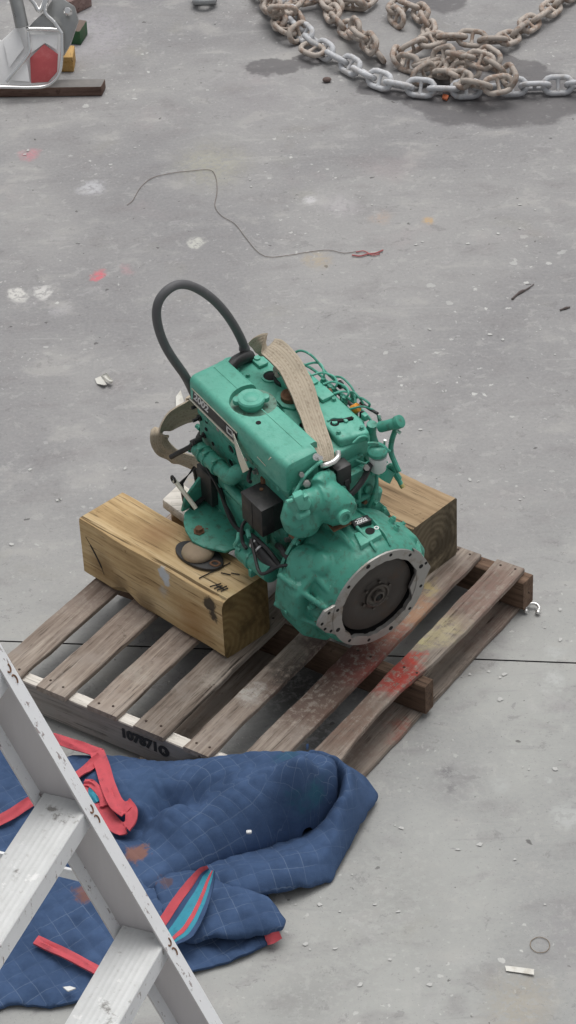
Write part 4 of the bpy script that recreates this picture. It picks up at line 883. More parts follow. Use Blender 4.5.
for x, y, z in ((-.47, .215, .40), (-.41, .222, .392), (-.50, .20, .375), (-.44, .205, .372), (-.34, .205, .372), (-.31, .19, .395)):
    m = MB(); m.box((x - .010, y - .008, z - .012), (x + .010, y + .008, z + .010), .003); part('pipe_clip', m, M_green2 if random.random() < .6 else M_blackbox)
SPLIT = ('flange_ear', 'casting_seam', 'oil_line', 'deck_recess', 'deck_boss', 'core_plug', 'core_plug_rim', 'stud_bolt', 'bolt_hole', 'solenoid_band', 'housing_bolt', 'wiring_loom', 'starter_cable', 'strip_edging', 'paint_scratch', 'plated_washer', 'union_nut', 'box_screw', 'rag_scrap', 'leak_off_pipe', 'cover_rib', 'cover_slot', 'cover_nut', 'bleed_screw', 'fuel_line', 'throttle_handle')
for o_ in list(COL.objects):
    if o_.type == 'MESH' and o_.name.split('.')[0] in SPLIT: split_loose(o_)

# ------------------------------------------------------------------ quilted moving blanket
def blanket_mat():
    t = NT('blue_quilted_fabric'); o = t.obj(); u = t.uv()
    n1 = t.step(t.noise(o, 8, 7, .65), .3, .7); n2 = t.noise(o, 60, 4, .7)
    c = t.mix(n1, (.030, .058, .124), (.054, .097, .196))
    c = t.mix(t.math('MULTIPLY', n2, .35), c, (.10, .145, .24))
    sx = t.n('ShaderNodeSeparateXYZ'); t.put(sx.inputs[0], t.vmath('ADD', u, t.vmath('SCALE', t.vmath('SUBTRACT', t.noise(o, 9, 3, .5, 0, 1), (.5, .5, .5)), (0, 0, 0))))
    sx.inputs[0].links[0].from_node.inputs[1].links[0].from_node.inputs['Scale'].default_value = .16
    m_ = None
    for k in (0, 1):
        f = t.math('ABSOLUTE', t.math('SUBTRACT', t.math('FRACT', sx.outputs[k]), .5)); l = t.math('LESS_THAN', f, .022)
        m_ = l if m_ is None else t.math('MAXIMUM', m_, l)
    c = t.mix(t.math('MULTIPLY', m_, t.step(t.noise(o, 5, 4, .6), .38, .62, .02, .22)), c, (.27, .34, .44))
    wv = t.vmath('ADD', o, t.vmath('SCALE', t.vmath('SUBTRACT', t.noise(o, 26, 5, .75, 0, 1), (.5, .5, .5)), (0, 0, 0)))
    wv.node.inputs[1].links[0].from_node.inputs['Scale'].default_value = .10
    for pos, r, col, a in (((-0.4786, 5.496, 0.07), .045, (.26, .12, .07), .75), ((-0.6189, 5.3429, 0.05), .05, (.22, .10, .06), .75), ((-0.3997, 5.3756, 0.07), .03, (.13, .07, .05), .6), ((-0.1259, 5.6415, 0.17), .026, (.13, .035, .05), .7), ((-0.0761, 5.6639, 0.17), .02, (.02, .025, .04), .7),
                           ((-0.0047, 5.6352, 0.16), .09, (.015, .13, .16), .45), ((-0.0304, 5.7349, 0.17), .06, (.02, .10, .13), .4), ((-0.4462, 5.7454, 0.09), .1, (.05, .09, .17), .4), ((-0.0586, 5.761, 0.18), .02, (.14, .05, .05), .6)):
        c = t.mix(t.math('MULTIPLY', t.blob(wv, pos, r, .5), a), c, col)
    return t.done(c, .93, 0, t.bump(t.math('ADD', n2, t.noise(o, 260, 2)), .35, .002), .12)
M_blank = blanket_mat()
M_red = plain('red_edge_binding', (.55, .085, .105), .9, 0, .3, 45, .4, (.27, .075, .095))
M_cyan = plain('turquoise_lining', (.04, .28, .38), .85, 0, .3, 30, .3, (.03, .10, .15))
def heightfield(ctrl, bnd, rot, cell, res=.0055, puff=.006, wrinkle=.008, thick=.012, kern=1.0, seed=0, relax=3):
    C_ = np.array(ctrl); XY = C_[:, :2]; n = len(C_)
    d = np.sqrt(((XY[:, None] - XY[None]) ** 2).sum(-1) + .012 ** 2) ** kern
    A = np.zeros((n + 3, n + 3)); A[:n, :n] = np.eye(n) * .006 - d; A[:n, n] = 1; A[:n, n + 1:] = XY; A[n, :n] = 1; A[n + 1:, :n] = XY.T
    sol = np.linalg.solve(A, np.r_[C_[:, 2], 0, 0, 0])
    B = np.array([b[:2] for b in bnd]); lo, hi = B.min(0), B.max(0)
    xs = np.arange(lo[0] - res, hi[0] + res, res); ys = np.arange(lo[1] - res, hi[1] + res, res)
    X, Y = np.meshgrid(xs, ys, indexing='ij'); Q = np.c_[X.ravel(), Y.ravel()]
    Z = np.zeros(len(Q))
    for i in range(0, len(Q), 20000):
        q = Q[i:i + 20000]; Z[i:i + 20000] = (np.sqrt(((q[:, None] - XY[None]) ** 2).sum(-1) + .012 ** 2) ** kern) @ (-sol[:n]) + sol[n] + q @ sol[n + 1:]
    # inside test and distance to the outline
    ins = np.zeros(len(Q), bool); dist = np.full(len(Q), 9.)
    m = len(B)
    for i in range(m):
        a, b = B[i], B[(i + 1) % m]
        cond = (a[1] > Q[:, 1]) != (b[1] > Q[:, 1])
        xin = (b[0] - a[0]) * (Q[:, 1] - a[1]) / (b[1] - a[1] + 1e-12) + a[0]
        ins ^= cond & (Q[:, 0] < xin)
        ab = b - a; tt = np.clip(((Q - a) @ ab) / (ab @ ab), 0, 1); dist = np.minimum(dist, np.sqrt(((Q - a - tt[:, None] * ab) ** 2).sum(1)))
    Z = np.maximum(Z, .008).reshape(X.shape)
    for _ in range(relax): Z[1:-1, 1:-1] = (Z[1:-1, 1:-1] * 2 + Z[:-2, 1:-1] + Z[2:, 1:-1] + Z[1:-1, :-2] + Z[1:-1, 2:]) / 6
    # cloth coordinate: plan position stretched by the slope so that the stitching follows the folds
    gx, gy = np.gradient(Z, res); sx = np.cumsum(np.sqrt(1 + np.minimum(gx, 2) ** 2), 0) * res; sy = np.cumsum(np.sqrt(1 + np.minimum(gy, 2) ** 2), 1) * res
    U = (sx * cos(rot) + sy * sin(rot)) / cell; V = (-sx * sin(rot) + sy * cos(rot)) / cell
    pf = np.abs(np.sin(pi * (U + .5))) ** .4 * np.abs(np.sin(pi * (V + .5))) ** .4
    wr = np.array([mnoise.noise(Vector((x * 9 + seed, y * 14, 1))) + .5 * mnoise.noise(Vector((x * 24 + seed, y * 30, 4))) - 1.3 * abs(mnoise.noise(Vector((x * 7 + y * 5 + seed, y * 6 - x * 3, 7)))) - .5 * abs(mnoise.noise(Vector((x * 19 - y * 8 + seed, y * 15 + x * 6, 11)))) + .5 for x, y in Q]).reshape(X.shape)
    Z = Z + puff * pf + wrinkle * wr
    dd = dist.reshape(X.shape); Zr = Z - thick * .8 * np.exp(-dd / .010)
    mb = MB(); bm = mb.bm; uvl = bm.loops.layers.uv.new('UVMap'); idx = -np.ones(len(Q), int); vs = []
    insg = ins.reshape(X.shape)
    cells = [(i, j) for i in range(X.shape[0] - 1) for j in range(X.shape[1] - 1) if insg[i, j] and insg[i + 1, j] and insg[i, j + 1] and insg[i + 1, j + 1]]
    vm = {}
    def vert(i, j):
        k = (i, j)
        if k not in vm: vm[k] = bm.verts.new((X[i, j], Y[i, j], max(.004, Zr[i, j])))
        return vm[k]
    for i, j in cells:
        q = ((i, j), (i + 1, j), (i + 1, j + 1), (i, j + 1)); f = bm.faces.new([vert(*k) for k in q])
        for l, k in zip(f.loops, q): l[uvl].uv = (U[k], V[k])
    # smooth the stair-stepped outline
    be = [e for e in bm.edges if e.is_boundary]; nb_ = {}
    for e in be:
        a, b = e.verts; nb_.setdefault(a, []).append(b); nb_.setdefault(b, []).append(a)
    for _ in range(6):
        new = {v: (v.co + sum((w.co for w in ws), Vector()) / len(ws)) / 2 for v, ws in nb_.items()}
        for v, c in new.items(): v.co = c
    # hem: the edge turns under
    r = bmesh.ops.extrude_edge_only(bm, edges=be)
    nv = [g for g in r['geom'] if isinstance(g, bmesh.types.BMVert)]
    ctr = Vector((B[:, 0].mean(), B[:, 1].mean(), 0))
    for v in nv:
        d2 = (ctr - v.co); d2.z = 0; v.co = v.co + d2.normalized() * .004 + Vector((0, 0, -thick))
        v.co.z = max(v.co.z, .001)
    return mb
blk = tag(empty('moving_blanket', (-0.3334, 5.5348, 0.0)), 'crumpled blue quilted moving blanket with red edge binding, dropped against the pallet', 'blanket')
def onto(o): o.parent = blk; o.matrix_parent_inverse = Matrix.Translation(-blk.location); return o
# lower sheet, flat on the floor
low_b = [(-1.0881, 5.8925, 0.0), (-1.0344, 4.8836, 0.0), (-0.9037, 4.9476, 0.0), (-0.8186, 4.9824, 0.0), (-0.714, 4.9644, 0.0), (-0.6191, 4.9802, 0.0), (-0.5239, 4.9961, 0.0), (-0.4148, 5.0261, 0.0), (-0.3187, 5.0723, 0.0), (-0.2079, 5.1066, 0.0), (-0.1323, 5.1475, 0.0), (-0.104, 5.1648, 0.0), (-0.0808, 5.1982, 0.0), (-0.0687, 5.2326, 0.0), (-0.0897, 5.2933, 0.0), (-0.1263, 5.4373, 0.0), (-0.1877, 5.5665, 0.0), (-0.3633, 5.7075, 0.0), (-0.5453, 5.8978, 0.0), (-0.7289, 5.9566, 0.0), (-0.9147, 6.0162, 0.0)]
low_c = [(-1.0741, 5.7915, 0.05), (-1.0048, 4.8812, 0.02), (-0.8167, 4.9855, 0.02), (-0.6849, 4.9657, 0.02), (-0.5496, 4.9936, 0.02), (-0.4134, 5.0255, 0.02), (-0.3037, 5.0746, 0.02), (-0.1931, 5.1051, 0.02), (-0.1229, 5.1414, 0.025), (-0.08, 5.1838, 0.03), (-0.192, 5.182, 0.02), (-0.2481, 5.1568, 0.018), (-0.3036, 5.1702, 0.02), (-0.3297, 5.2395, 0.05), (-0.4133, 5.1722, 0.045), (-0.5233, 5.1363, 0.05), (-0.5782, 5.0645, 0.03), (-0.6639, 5.1463, 0.03), (-0.7479, 5.1807, 0.04), (-0.7412, 5.033, 0.035), (-0.6325, 5.0215, 0.02), (-0.8001, 5.0983, 0.03), (-0.857, 5.1589, 0.05), (-0.8083, 5.3019, 0.06), (-0.874, 5.4377, 0.05), (-0.6969, 5.3341, 0.06), (-0.5807, 5.2709, 0.075), (-0.4695, 5.308, 0.07), (-0.5896, 5.5001, 0.05), (-0.7667, 5.5651, 0.04), (-0.8877, 5.6532, 0.045), (-0.8941, 5.8004, 0.07), (-0.841, 5.897, 0.06), (-0.4454, 5.4899, 0.05), (-0.2169, 5.4125, 0.03), (-0.1331, 5.3359, 0.02)]
onto(heightfield(low_c, low_b, .55, .05, seed=1).build('quilted_sheet', M_blank, None, 70))
# folded slab reaching out to the right
mid_b = [(-0.4442, 5.4076, 0.05), (-0.3015, 5.4303, 0.05), (-0.2019, 5.3478, 0.06), (-0.1094, 5.3052, 0.06), (-0.0772, 5.2435, 0.06), (-0.0563, 5.1911, 0.06), (-0.0681, 5.1647, 0.06), (-0.1292, 5.1611, 0.06), (-0.2043, 5.1508, 0.06), (-0.2877, 5.1537, 0.055), (-0.3434, 5.1471, 0.05), (-0.3994, 5.2051, 0.05)]
mid_c = [(-0.4425, 5.3867, 0.07), (-0.3003, 5.4093, 0.07), (-0.2014, 5.3242, 0.075), (-0.1093, 5.2779, 0.075), (-0.0769, 5.2282, 0.075), (-0.0561, 5.1729, 0.078), (-0.068, 5.1526, 0.072), (-0.129, 5.1531, 0.068), (-0.2039, 5.1428, 0.068), (-0.2871, 5.1437, 0.065), (-0.3428, 5.1371, 0.06), (-0.1881, 5.2089, 0.09), (-0.1187, 5.2061, 0.088), (-0.2579, 5.2188, 0.085), (-0.3276, 5.2433, 0.085)]
onto(heightfield(mid_c, mid_b, .30, .05, seed=5, thick=.016).build('quilted_fold', M_blank, None, 70))
# the big hump draped over the pallet corner, open towards the right
top_b = [(-0.7863, 5.9864, 0.05), (-0.6488, 5.983, 0.06), (-0.5573, 5.9625, 0.06), (-0.4501, 5.9157, 0.07), (-0.3734, 5.8871, 0.09), (-0.2962, 5.8492, 0.13), (-0.2203, 5.8214, 0.165), (-0.1161, 5.7983, 0.19), (0.0012, 5.7793, 0.195), (0.074, 5.7593, 0.2), (0.1107, 5.7313, 0.195), (0.111, 5.6824, 0.18), (0.1061, 5.6578, 0.148), (0.0924, 5.6339, 0.112), (0.0704, 5.6169, 0.082), (0.0366, 5.5833, 0.068), (-0.011, 5.5529, 0.064), (-0.0602, 5.5512, 0.065), (-0.1332, 5.5185, 0.065), (-0.197, 5.4897, 0.065), (-0.2577, 5.464, 0.062), (-0.3009, 5.428, 0.06), (-0.3721, 5.3921, 0.06), (-0.4426, 5.3445, 0.06), (-0.5553, 5.3242, 0.06), (-0.7035, 5.4668, 0.05), (-0.807, 5.7832, 0.04)]
rim_b = [(0.0007, 5.8132, 0.15), (0.054, 5.7812, 0.19), (0.1115, 5.7629, 0.175), (0.1457, 5.7616, 0.135), (0.192, 5.7752, 0.065), (0.2339, 5.7483, 0.015), (0.1767, 5.6211, 0.012), (0.1246, 5.5106, 0.012), (0.0768, 5.4065, 0.012), (0.0156, 5.3699, 0.02), (-0.0417, 5.3434, 0.03), (-0.1268, 5.323, 0.04), (-0.1889, 5.3182, 0.045), (-0.259, 5.3541, 0.05), (-0.293, 5.4133, 0.05), (-0.2876, 5.4893, 0.04), (-0.2297, 5.5797, 0.03), (-0.0965, 5.6772, 0.03), (-0.0056, 5.758, 0.03), (0.0419, 5.8209, 0.05)]
def dense(*curves):
    out = []
    for c in curves: out += [tuple(p) for p in crom(c, 5)]
    return out
top_c = dense(
  [(-0.7893, 6.0095, 0.03), (-0.6497, 5.9854, 0.05), (-0.5571, 5.9533, 0.06), (-0.45, 5.9066, 0.07), (-0.3733, 5.8736, 0.09), (-0.2962, 5.8357, 0.13), (-0.2204, 5.8079, 0.165), (-0.1163, 5.7894, 0.19), (0.0009, 5.7647, 0.2), (0.0736, 5.7504, 0.2), (0.1165, 5.7308, 0.195)],
  [(-0.7195, 5.8656, 0.06), (-0.5656, 5.7817, 0.085), (-0.4152, 5.7296, 0.11), (-0.2952, 5.698, 0.15), (-0.1761, 5.6953, 0.195), (-0.059, 5.6937, 0.212), (0.0339, 5.6912, 0.212), (0.0919, 5.6949, 0.205)],
  [(-0.7097, 5.6138, 0.05), (-0.5607, 5.5406, 0.065), (-0.4144, 5.5088, 0.085), (-0.2972, 5.5215, 0.12), (-0.1801, 5.5509, 0.155), (-0.0783, 5.5737, 0.17), (-0.0061, 5.568, 0.182), (0.0201, 5.5767, 0.184), (0.0565, 5.6232, 0.186), (0.0939, 5.6832, 0.192)],
  [(-0.5586, 5.4461, 0.06), (-0.4142, 5.4284, 0.075), (-0.3006, 5.4309, 0.065), (-0.2576, 5.4639, 0.064), (-0.1969, 5.4896, 0.067), (-0.1331, 5.5185, 0.067), (-0.0601, 5.5511, 0.067), (-0.0108, 5.555, 0.066), (0.0368, 5.5854, 0.07), (0.0705, 5.619, 0.084), (0.0925, 5.636, 0.114), (0.1063, 5.6599, 0.15), (0.1112, 5.6845, 0.182)],
  [(-0.497, 5.648, 0.095), (-0.42, 5.6282, 0.108), (-0.3398, 5.6442, 0.135)], [(-0.5119, 5.6316, 0.048), (-0.4328, 5.6323, 0.05), (-0.3584, 5.6459, 0.072), (-0.3035, 5.6433, 0.11)], [(-0.627, 5.759, 0.05), (-0.6739, 5.8121, 0.045)], [(-0.7021, 5.4562, 0.06), (-0.5836, 5.3411, 0.065), (-0.4419, 5.3462, 0.07)])
rim_c = dense(
  [(0.0537, 5.778, 0.185), (0.111, 5.7484, 0.18), (0.1451, 5.7471, 0.14), (0.1913, 5.7596, 0.075), (0.2337, 5.7428, 0.02), (0.1768, 5.6211, 0.016), (0.1249, 5.5147, 0.016), (0.0742, 5.4107, 0.016), (0.0159, 5.3677, 0.03), (-0.0415, 5.3371, 0.04), (-0.1265, 5.3167, 0.05), (-0.1885, 5.3119, 0.055), (-0.2583, 5.3426, 0.065)],
  [(-0.2876, 5.4976, 0.04), (-0.1775, 5.5495, 0.035), (-0.0598, 5.6186, 0.03), (0.0151, 5.6735, 0.026), (0.0667, 5.7133, 0.026)], [(-0.3012, 5.4414, 0.055), (-0.1779, 5.4877, 0.046), (-0.0615, 5.5486, 0.036), (0.0125, 5.5964, 0.03), (0.0639, 5.6441, 0.026), (0.0889, 5.6768, 0.03), (0.1081, 5.7024, 0.045), (0.1183, 5.7109, 0.08)],
  [(-0.272, 5.3747, 0.07), (-0.2289, 5.3877, 0.078), (-0.1289, 5.3968, 0.086), (-0.0289, 5.4164, 0.084), (0.0293, 5.4599, 0.074), (0.069, 5.5196, 0.074)],
  [(0.076, 5.744, 0.19), (0.118, 5.7082, 0.18), (0.1358, 5.6592, 0.168), (0.1359, 5.6124, 0.148), (0.1217, 5.5694, 0.122), (0.1015, 5.523, 0.096), (0.0817, 5.4791, 0.072), (0.0563, 5.4327, 0.055)],
  [(0.156, 5.673, 0.135), (0.1615, 5.6249, 0.1), (0.1408, 5.5737, 0.07), (0.1142, 5.5128, 0.05)], [(-0.2097, 5.3419, 0.074), (-0.1163, 5.3496, 0.072), (-0.0225, 5.3695, 0.066)])
onto(heightfield(top_c, top_b, .62, .050, seed=9, thick=.055, relax=2).build('quilted_hump', M_blank, None, 70))
onto(heightfield(rim_c, rim_b, .30, .050, seed=17, thick=.012, relax=1).build('quilted_rim', M_blank, None, 70))
# turned-back corner showing lining
mA = [(-0.4099, 5.2024, 0.1), (-0.3753, 5.2451, 0.125), (-0.3348, 5.2879, 0.15), (-0.2973, 5.3164, 0.17), (-0.2746, 5.3216, 0.175)]
mB_ = [(-0.3877, 5.167, 0.095), (-0.3504, 5.2132, 0.12), (-0.3131, 5.2689, 0.14), (-0.287, 5.3154, 0.155), (-0.2692, 5.3204, 0.172)]
mC = [(-0.3791, 5.1317, 0.095), (-0.3366, 5.1666, 0.115), (-0.2994, 5.2375, 0.135), (-0.2758, 5.2945, 0.155), (-0.2608, 5.3158, 0.172)]
mD = [(-0.3631, 5.1099, 0.085), (-0.3182, 5.1264, 0.1), (-0.281, 5.1966, 0.12), (-0.2601, 5.2692, 0.14), (-0.2527, 5.3074, 0.168)]
def strip_sheet(rows, a, b, name, mat, off=0.0):
    R = [crom(r, 6) for r in rows]; n = len(R[0]); P = []
    for i in range(n):
        col = crom([r[i] for r in R], 8); P.append(col)
    k = len(P[0]) - 1; i0, i1 = int(a * k), int(b * k); m = MB(); bm = m.bm; V = [[bm.verts.new(p + Vector((0, 0, off - .012 * sin(pi * j / k) + .003 * mnoise.noise(p * 40)))) for j, p in enumerate(c)][i0:i1 + 1] for c in P]
    for A, B in zip(V, V[1:]):
        for j in range(len(A) - 1): bm.faces.new((A[j], A[j + 1], B[j + 1], B[j]))
    r = bmesh.ops.extrude_face_region(bm, geom=list(bm.faces)); bmesh.ops.translate(bm, verts=[v for v in r['geom'] if isinstance(v, bmesh.types.BMVert)], vec=(.001, .003, -.006))
    bmesh.ops.recalc_face_normals(bm, faces=bm.faces)
    return onto(m.build(name, mat, None, 60))
rows = (mA, mB_, mC, mD)
strip_sheet(rows, 0, .21, 'edge_binding', M_red, .002); strip_sheet(rows, .21, .34, 'quilted_facing', M_blank); strip_sheet(rows, .34, .63, 'lining', M_cyan); strip_sheet(rows, .63, .75, 'edge_binding', M_red, .001); strip_sheet(rows, .75, .88, 'lining', M_cyan); strip_sheet(rows, .88, 1.0, 'quilted_facing', M_blank, .002)
m = MB(); m.ball((-0.3748, 5.2034, 0.085), .016, (1.0, 1.2, .6), 2); m.ball((-0.3389, 5.1904, 0.08), .012, (.8, 1.4, .6), 2); onto(m.build('dirt_clump', plain('dark_dirt', (.075, .05, .05), .9, 0, .4, 40)))
# red tapes
def tape(name, pts, hw, w=(0.3, .8, .2), th=.005, ruff=.006, mat=None):
    mm = MB(); mm.ribbon(pts, [w] * len(pts) if isinstance(w[0], float) else w, hw, th, 8, cols=5, ruffle=ruff); return onto(mm.build(name, mat or M_red, None, 50))
tape('tie_tape', [(-0.7492, 6.024, 0.075), (-0.7049, 5.9918, 0.08), (-0.6549, 5.9593, 0.085), (-0.599, 5.922, 0.09)], .016, (.2, 1.0, .4))
tape('tie_tape', [(-0.6076, 5.9215, 0.095), (-0.5869, 5.842, 0.1), (-0.5687, 5.754, 0.11), (-0.5421, 5.6625, 0.12), (-0.5096, 5.627, 0.115)], .022, (1.0, .3, 0.1))
tape('tie_tape', [(-0.6982, 5.8159, 0.075), (-0.6623, 5.8332, 0.085), (-0.6266, 5.8596, 0.095), (-0.5949, 5.8978, 0.095)], .016, (.4, 1.0, .2))
tape('tie_tape', [(-0.5101, 5.6688, 0.12), (-0.495, 5.6259, 0.115), (-0.5042, 5.5917, 0.1), (-0.5285, 5.5885, 0.085), (-0.5681, 5.6437, 0.08), (-0.6051, 5.7188, 0.085), (-0.6433, 5.7886, 0.08)], [.012, .018, .02, .02, .024, .024, .02], [(.6, .5, .6), (1, .0, .3), (.8, -.5, .3), (.2, .9, .3), (.7, .8, .2), (.7, .7, .2), (.7, .7, .2)])
tape('tie_tape', [(-0.6431, 5.7962, 0.085), (-0.618, 5.7788, 0.095), (-0.5863, 5.7226, 0.1), (-0.5796, 5.6798, 0.095)], .012, (.8, .4, .4))
tape('tape_lining', [(-0.6302, 5.7644, 0.085), (-0.611, 5.729, 0.088), (-0.6017, 5.7054, 0.085)], .012, (.6, -.6, .2), mat=M_cyan)
tape('edge_binding', [(-0.9085, 5.6534, 0.07), (-0.8571, 5.6829, 0.075), (-0.8228, 5.7096, 0.08), (-0.7827, 5.7404, 0.085)], .016, (.4, 1.0, .5), .008)
tape('edge_binding', [(-0.7564, 5.1758, 0.065), (-0.7026, 5.1424, 0.06), (-0.6373, 5.096, 0.06), (-0.5646, 5.0431, 0.055), (-0.5208, 5.03, 0.05)], .014, (.2, 1.0, .2), .008)
tape('edge_binding', [(-0.1191, 5.1698, 0.035), (-0.102, 5.1665, 0.045), (-0.0821, 5.1756, 0.05)], .020, (.1, .5, 1.0), .008)
m = MB(); m.box(tuple(Vector((-0.1562, 5.491, 0.135)) - Vector((.008, .006, 0))), tuple(Vector((-0.1562, 5.491, 0.135)) + Vector((.008, .006, .008))), .003); m.prism([(-0.6756, 5.0031, 0.05), (-0.6566, 5.0055, 0.05), (-0.6399, 4.997, 0.05), (-0.6613, 4.9873, 0.05)], (0, 0, .004)); onto(m.build('lint_fleck', M_white))

# ------------------------------------------------------------------ step ladder in the foreground
def ladder_mats():
    t = NT('chipped_white_rail_paint'); o = t.obj()
    n1 = t.noise(o, 14, 5, .6); ch = t.noise(t.map(o, (3, 3, 1)), 22, 7, .7)
    c = t.mix(n1, (.78, .79, .81), (.86, .87, .88)); c = t.mix(t.step(ch, .60, .62, 0, .9), c, (.30, .25, .24)); c = t.mix(t.step(t.noise(t.map(o, loc=(5, 2, 1)), 30, 6, .7), .665, .685, 0, .8), c, (.50, .17, .18)); c = t.mix(t.step(t.noise(t.map(o, loc=(2, 5, 1)), 60, 5, .7), .62, .68, 0, .5), c, (.42, .41, .40)); c = t.mix(t.step(t.noise(o, 5, 4), .5, .7, 0, .15), c, (.55, .54, .53))
    a = t.done(c, .5, 0, t.bump(ch, .25, .002))
    t = NT('dull_rail_aluminium'); o = t.obj(); n1 = t.noise(t.map(o, (4, 4, .5)), 8, 5, .6)
    c = t.mix(n1, (.50, .475, .48), (.62, .595, .60)); c = t.mix(t.step(t.noise(o, 12, 6, .7), .55, .75, 0, .5), c, (.62, .61, .60)); b = t.done(c, .6, .15, t.bump(n1, .1, .002))
    t = NT('worn_tread_aluminium'); o = t.obj(); n1 = t.noise(t.map(o, (2, 2, 2)), 10, 6, .7); n2 = t.noise(o, 70, 5, .7)
    c = t.mix(n1, (.52, .53, .52), (.72, .73, .73)); c = t.mix(t.step(n2, .58, .72, 0, .45), c, (.36, .35, .33)); c = t.mix(t.step(t.noise(t.map(o, loc=(3, 3, 9)), 26, 6, .7), .60, .66, 0, .75), c, (.80, .80, .79)); c = t.mix(t.step(t.noise(t.map(o, loc=(9, 1, 4)), 16, 6, .7), .62, .70, 0, .7), c, (.10, .085, .07))
    return a, b, t.done(c, .6, .05, t.bump(n2, .25, .002))
M_lw, M_la, M_lt = ladder_mats()
lphi, ltilt = 0.3889, 1.1509
LN = Vector((cos(lphi), -sin(lphi), 0)); LT = Vector((-sin(lphi), -cos(lphi), 0)); LD = LN * cos(ltilt) - Vector((0, 0, sin(ltilt))); LF = LN * sin(ltilt) + Vector((0, 0, cos(ltilt)))
LA = Vector((-.3205, 3.1788, 2.3)); s_foot = (2.3 - .0) / sin(ltilt); s_top = -.80
lad = tag(empty('step_ladder', LA + LD * s_foot), 'worn aluminium step ladder with chipped white rails in the near left corner', 'ladder')
def lpart(name, mm, mat, smooth=35): 
    o = mm.build(name, mat, None, smooth); o.parent = lad; o.matrix_parent_inverse = Matrix.Translation(-lad.location); return o
def lp(s, t, n): return LA + LD * s + LT * t + LF * n      # along rail, along tread, out of the ladder face
LW = .66
for side in (0, 1):
    sg = 1 if side == 0 else -1; t0 = 0 if side == 0 else LW
    mm = MB(); web = MB()
    sec = [(0, 0), (.030, 0), (.030, -.0035), (.0035, -.0035), (.0035, -.0865), (.030, -.0865), (.030, -.090), (0, -.090)]
    n = 40; rows_ = []
    for i in range(n + 1):
        s = s_top + (s_foot - s_top - .01) * i / n; rows_.append([lp(s, t0 + sg * a, b + .0008 * mnoise.noise(Vector((s * 6, a * 40, 1)))) for a, b in sec])
    mm.loft(rows_)
    r = lpart('side_rail', mm, [M_lw, M_la], 30)
    for p_ in r.data.polygons:
        if abs(p_.normal.dot(LT)) > .7: p_.material_index = 1
    mm = MB(); mm.box((-.02, -.05, 0), (.02, .05, .03), .006, M=Matrix.Translation(lp(s_foot, t0 + sg * .017, -.045) + Vector((0, 0, -.0))) @ Matrix.Rotation(-lphi, 4, 'Z') @ Matrix.Rotation(pi / 2, 4, 'Z')); lpart('rubber_foot', mm, M_black)
    M_grv = None
s = -.06 - .2925 * 2
k = 0
while s < s_foot - .1:
    mm = MB(); F = lp(s, .0045, -.004); D = .082; TL = LW - .009
    def tp(dx, dt, dz): return F - LN * dx + LT * dt + Vector((0, 0, dz))
    nrib = 7; prof = [(0.0, -.046), (-.0015, -.002), (.001, .0)]
    for q in range(nrib):
        x0 = .006 + q * (D - .012) / nrib; w_ = (D - .012) / nrib
        prof += [(x0, .0), (x0 + .002, -.0007), (x0 + w_ - .004, -.0007), (x0 + w_ - .002, .0)]
    prof += [(D, .0), (D, -.022), (D - .003, -.022), (D - .003, -.004), (.003, -.004), (.003, -.046)]
    mm.loft([[tp(dx, TL * i / 24, dz + .0006 * mnoise.noise(Vector((i * .7, dx * 30, s)))) for dx, dz in prof] for i in range(25)])
    td = lpart('ladder_tread', mm, [M_lt, M_lw], 30)
    for p_ in td.data.polygons:
        if p_.normal.dot(LN) > .7: p_.material_index = 1
    mm = MB()
    for side in (0, 1):
        for q in (-.002, .022):
            c = lp(s + .006 + q, (.014 if side == 0 else LW - .014), .0); mm.tube([c + LT * (.0052 * cos(a_)) + LD * (.0085 * sin(a_)) + LF * .0006 for a_ in [q * 60 + .6 + j_ * pi / 5 for j_ in range(6)]], .0015, 5, 3)
    split_loose(lpart('tread_rivet', mm, M_rust))
    s += .2925; k += 1
# hinged rear frame and brace
mm = MB(); topc = lp(s_top, 0, -.05); back = -LN
for t0 in (0.02, LW - .02):
    a = lp(s_top + .05, t0, -.09); b = a + back * 0.95; b.z = 0.0
    mm2 = MB(); mm2.cyl(a, b, .018, seg=10); lpart('rear_leg', mm2, M_lw)
    for f_ in (.35, .75): pass
a0, b0 = lp(s_top + .05, .02, -.09), lp(s_top + .05, LW - .02, -.09)
for f_ in (.30, .62):
    p0 = a0 + back * .95 * f_; p0.z = a0.z * (1 - f_); p1 = b0 + back * .95 * f_; p1.z = p0.z; mm2 = MB(); mm2.cyl(p0, p1, .012, seg=8); lpart('rear_brace', mm2, M_la)
mm2 = MB(); mm2.box((-.09, -.02, -.012), (.16, LW + .02, .012), .004, M=axes(lp(s_top, 0, -.03), -LN, LT)); lpart('top_cap', mm2, M_lt)
# spreader strut seen at the left edge
pa = lp(.085, .010, -.091); pb = pa - LN * .42; mm2 = MB(); mm2.box((0, -.003, -.011), (.42, .003, .011), .001, M=axes(pa, -LN, Vector((0, 0, 1)).cross(LN))); lpart('spreader_bar', mm2, M_lw)

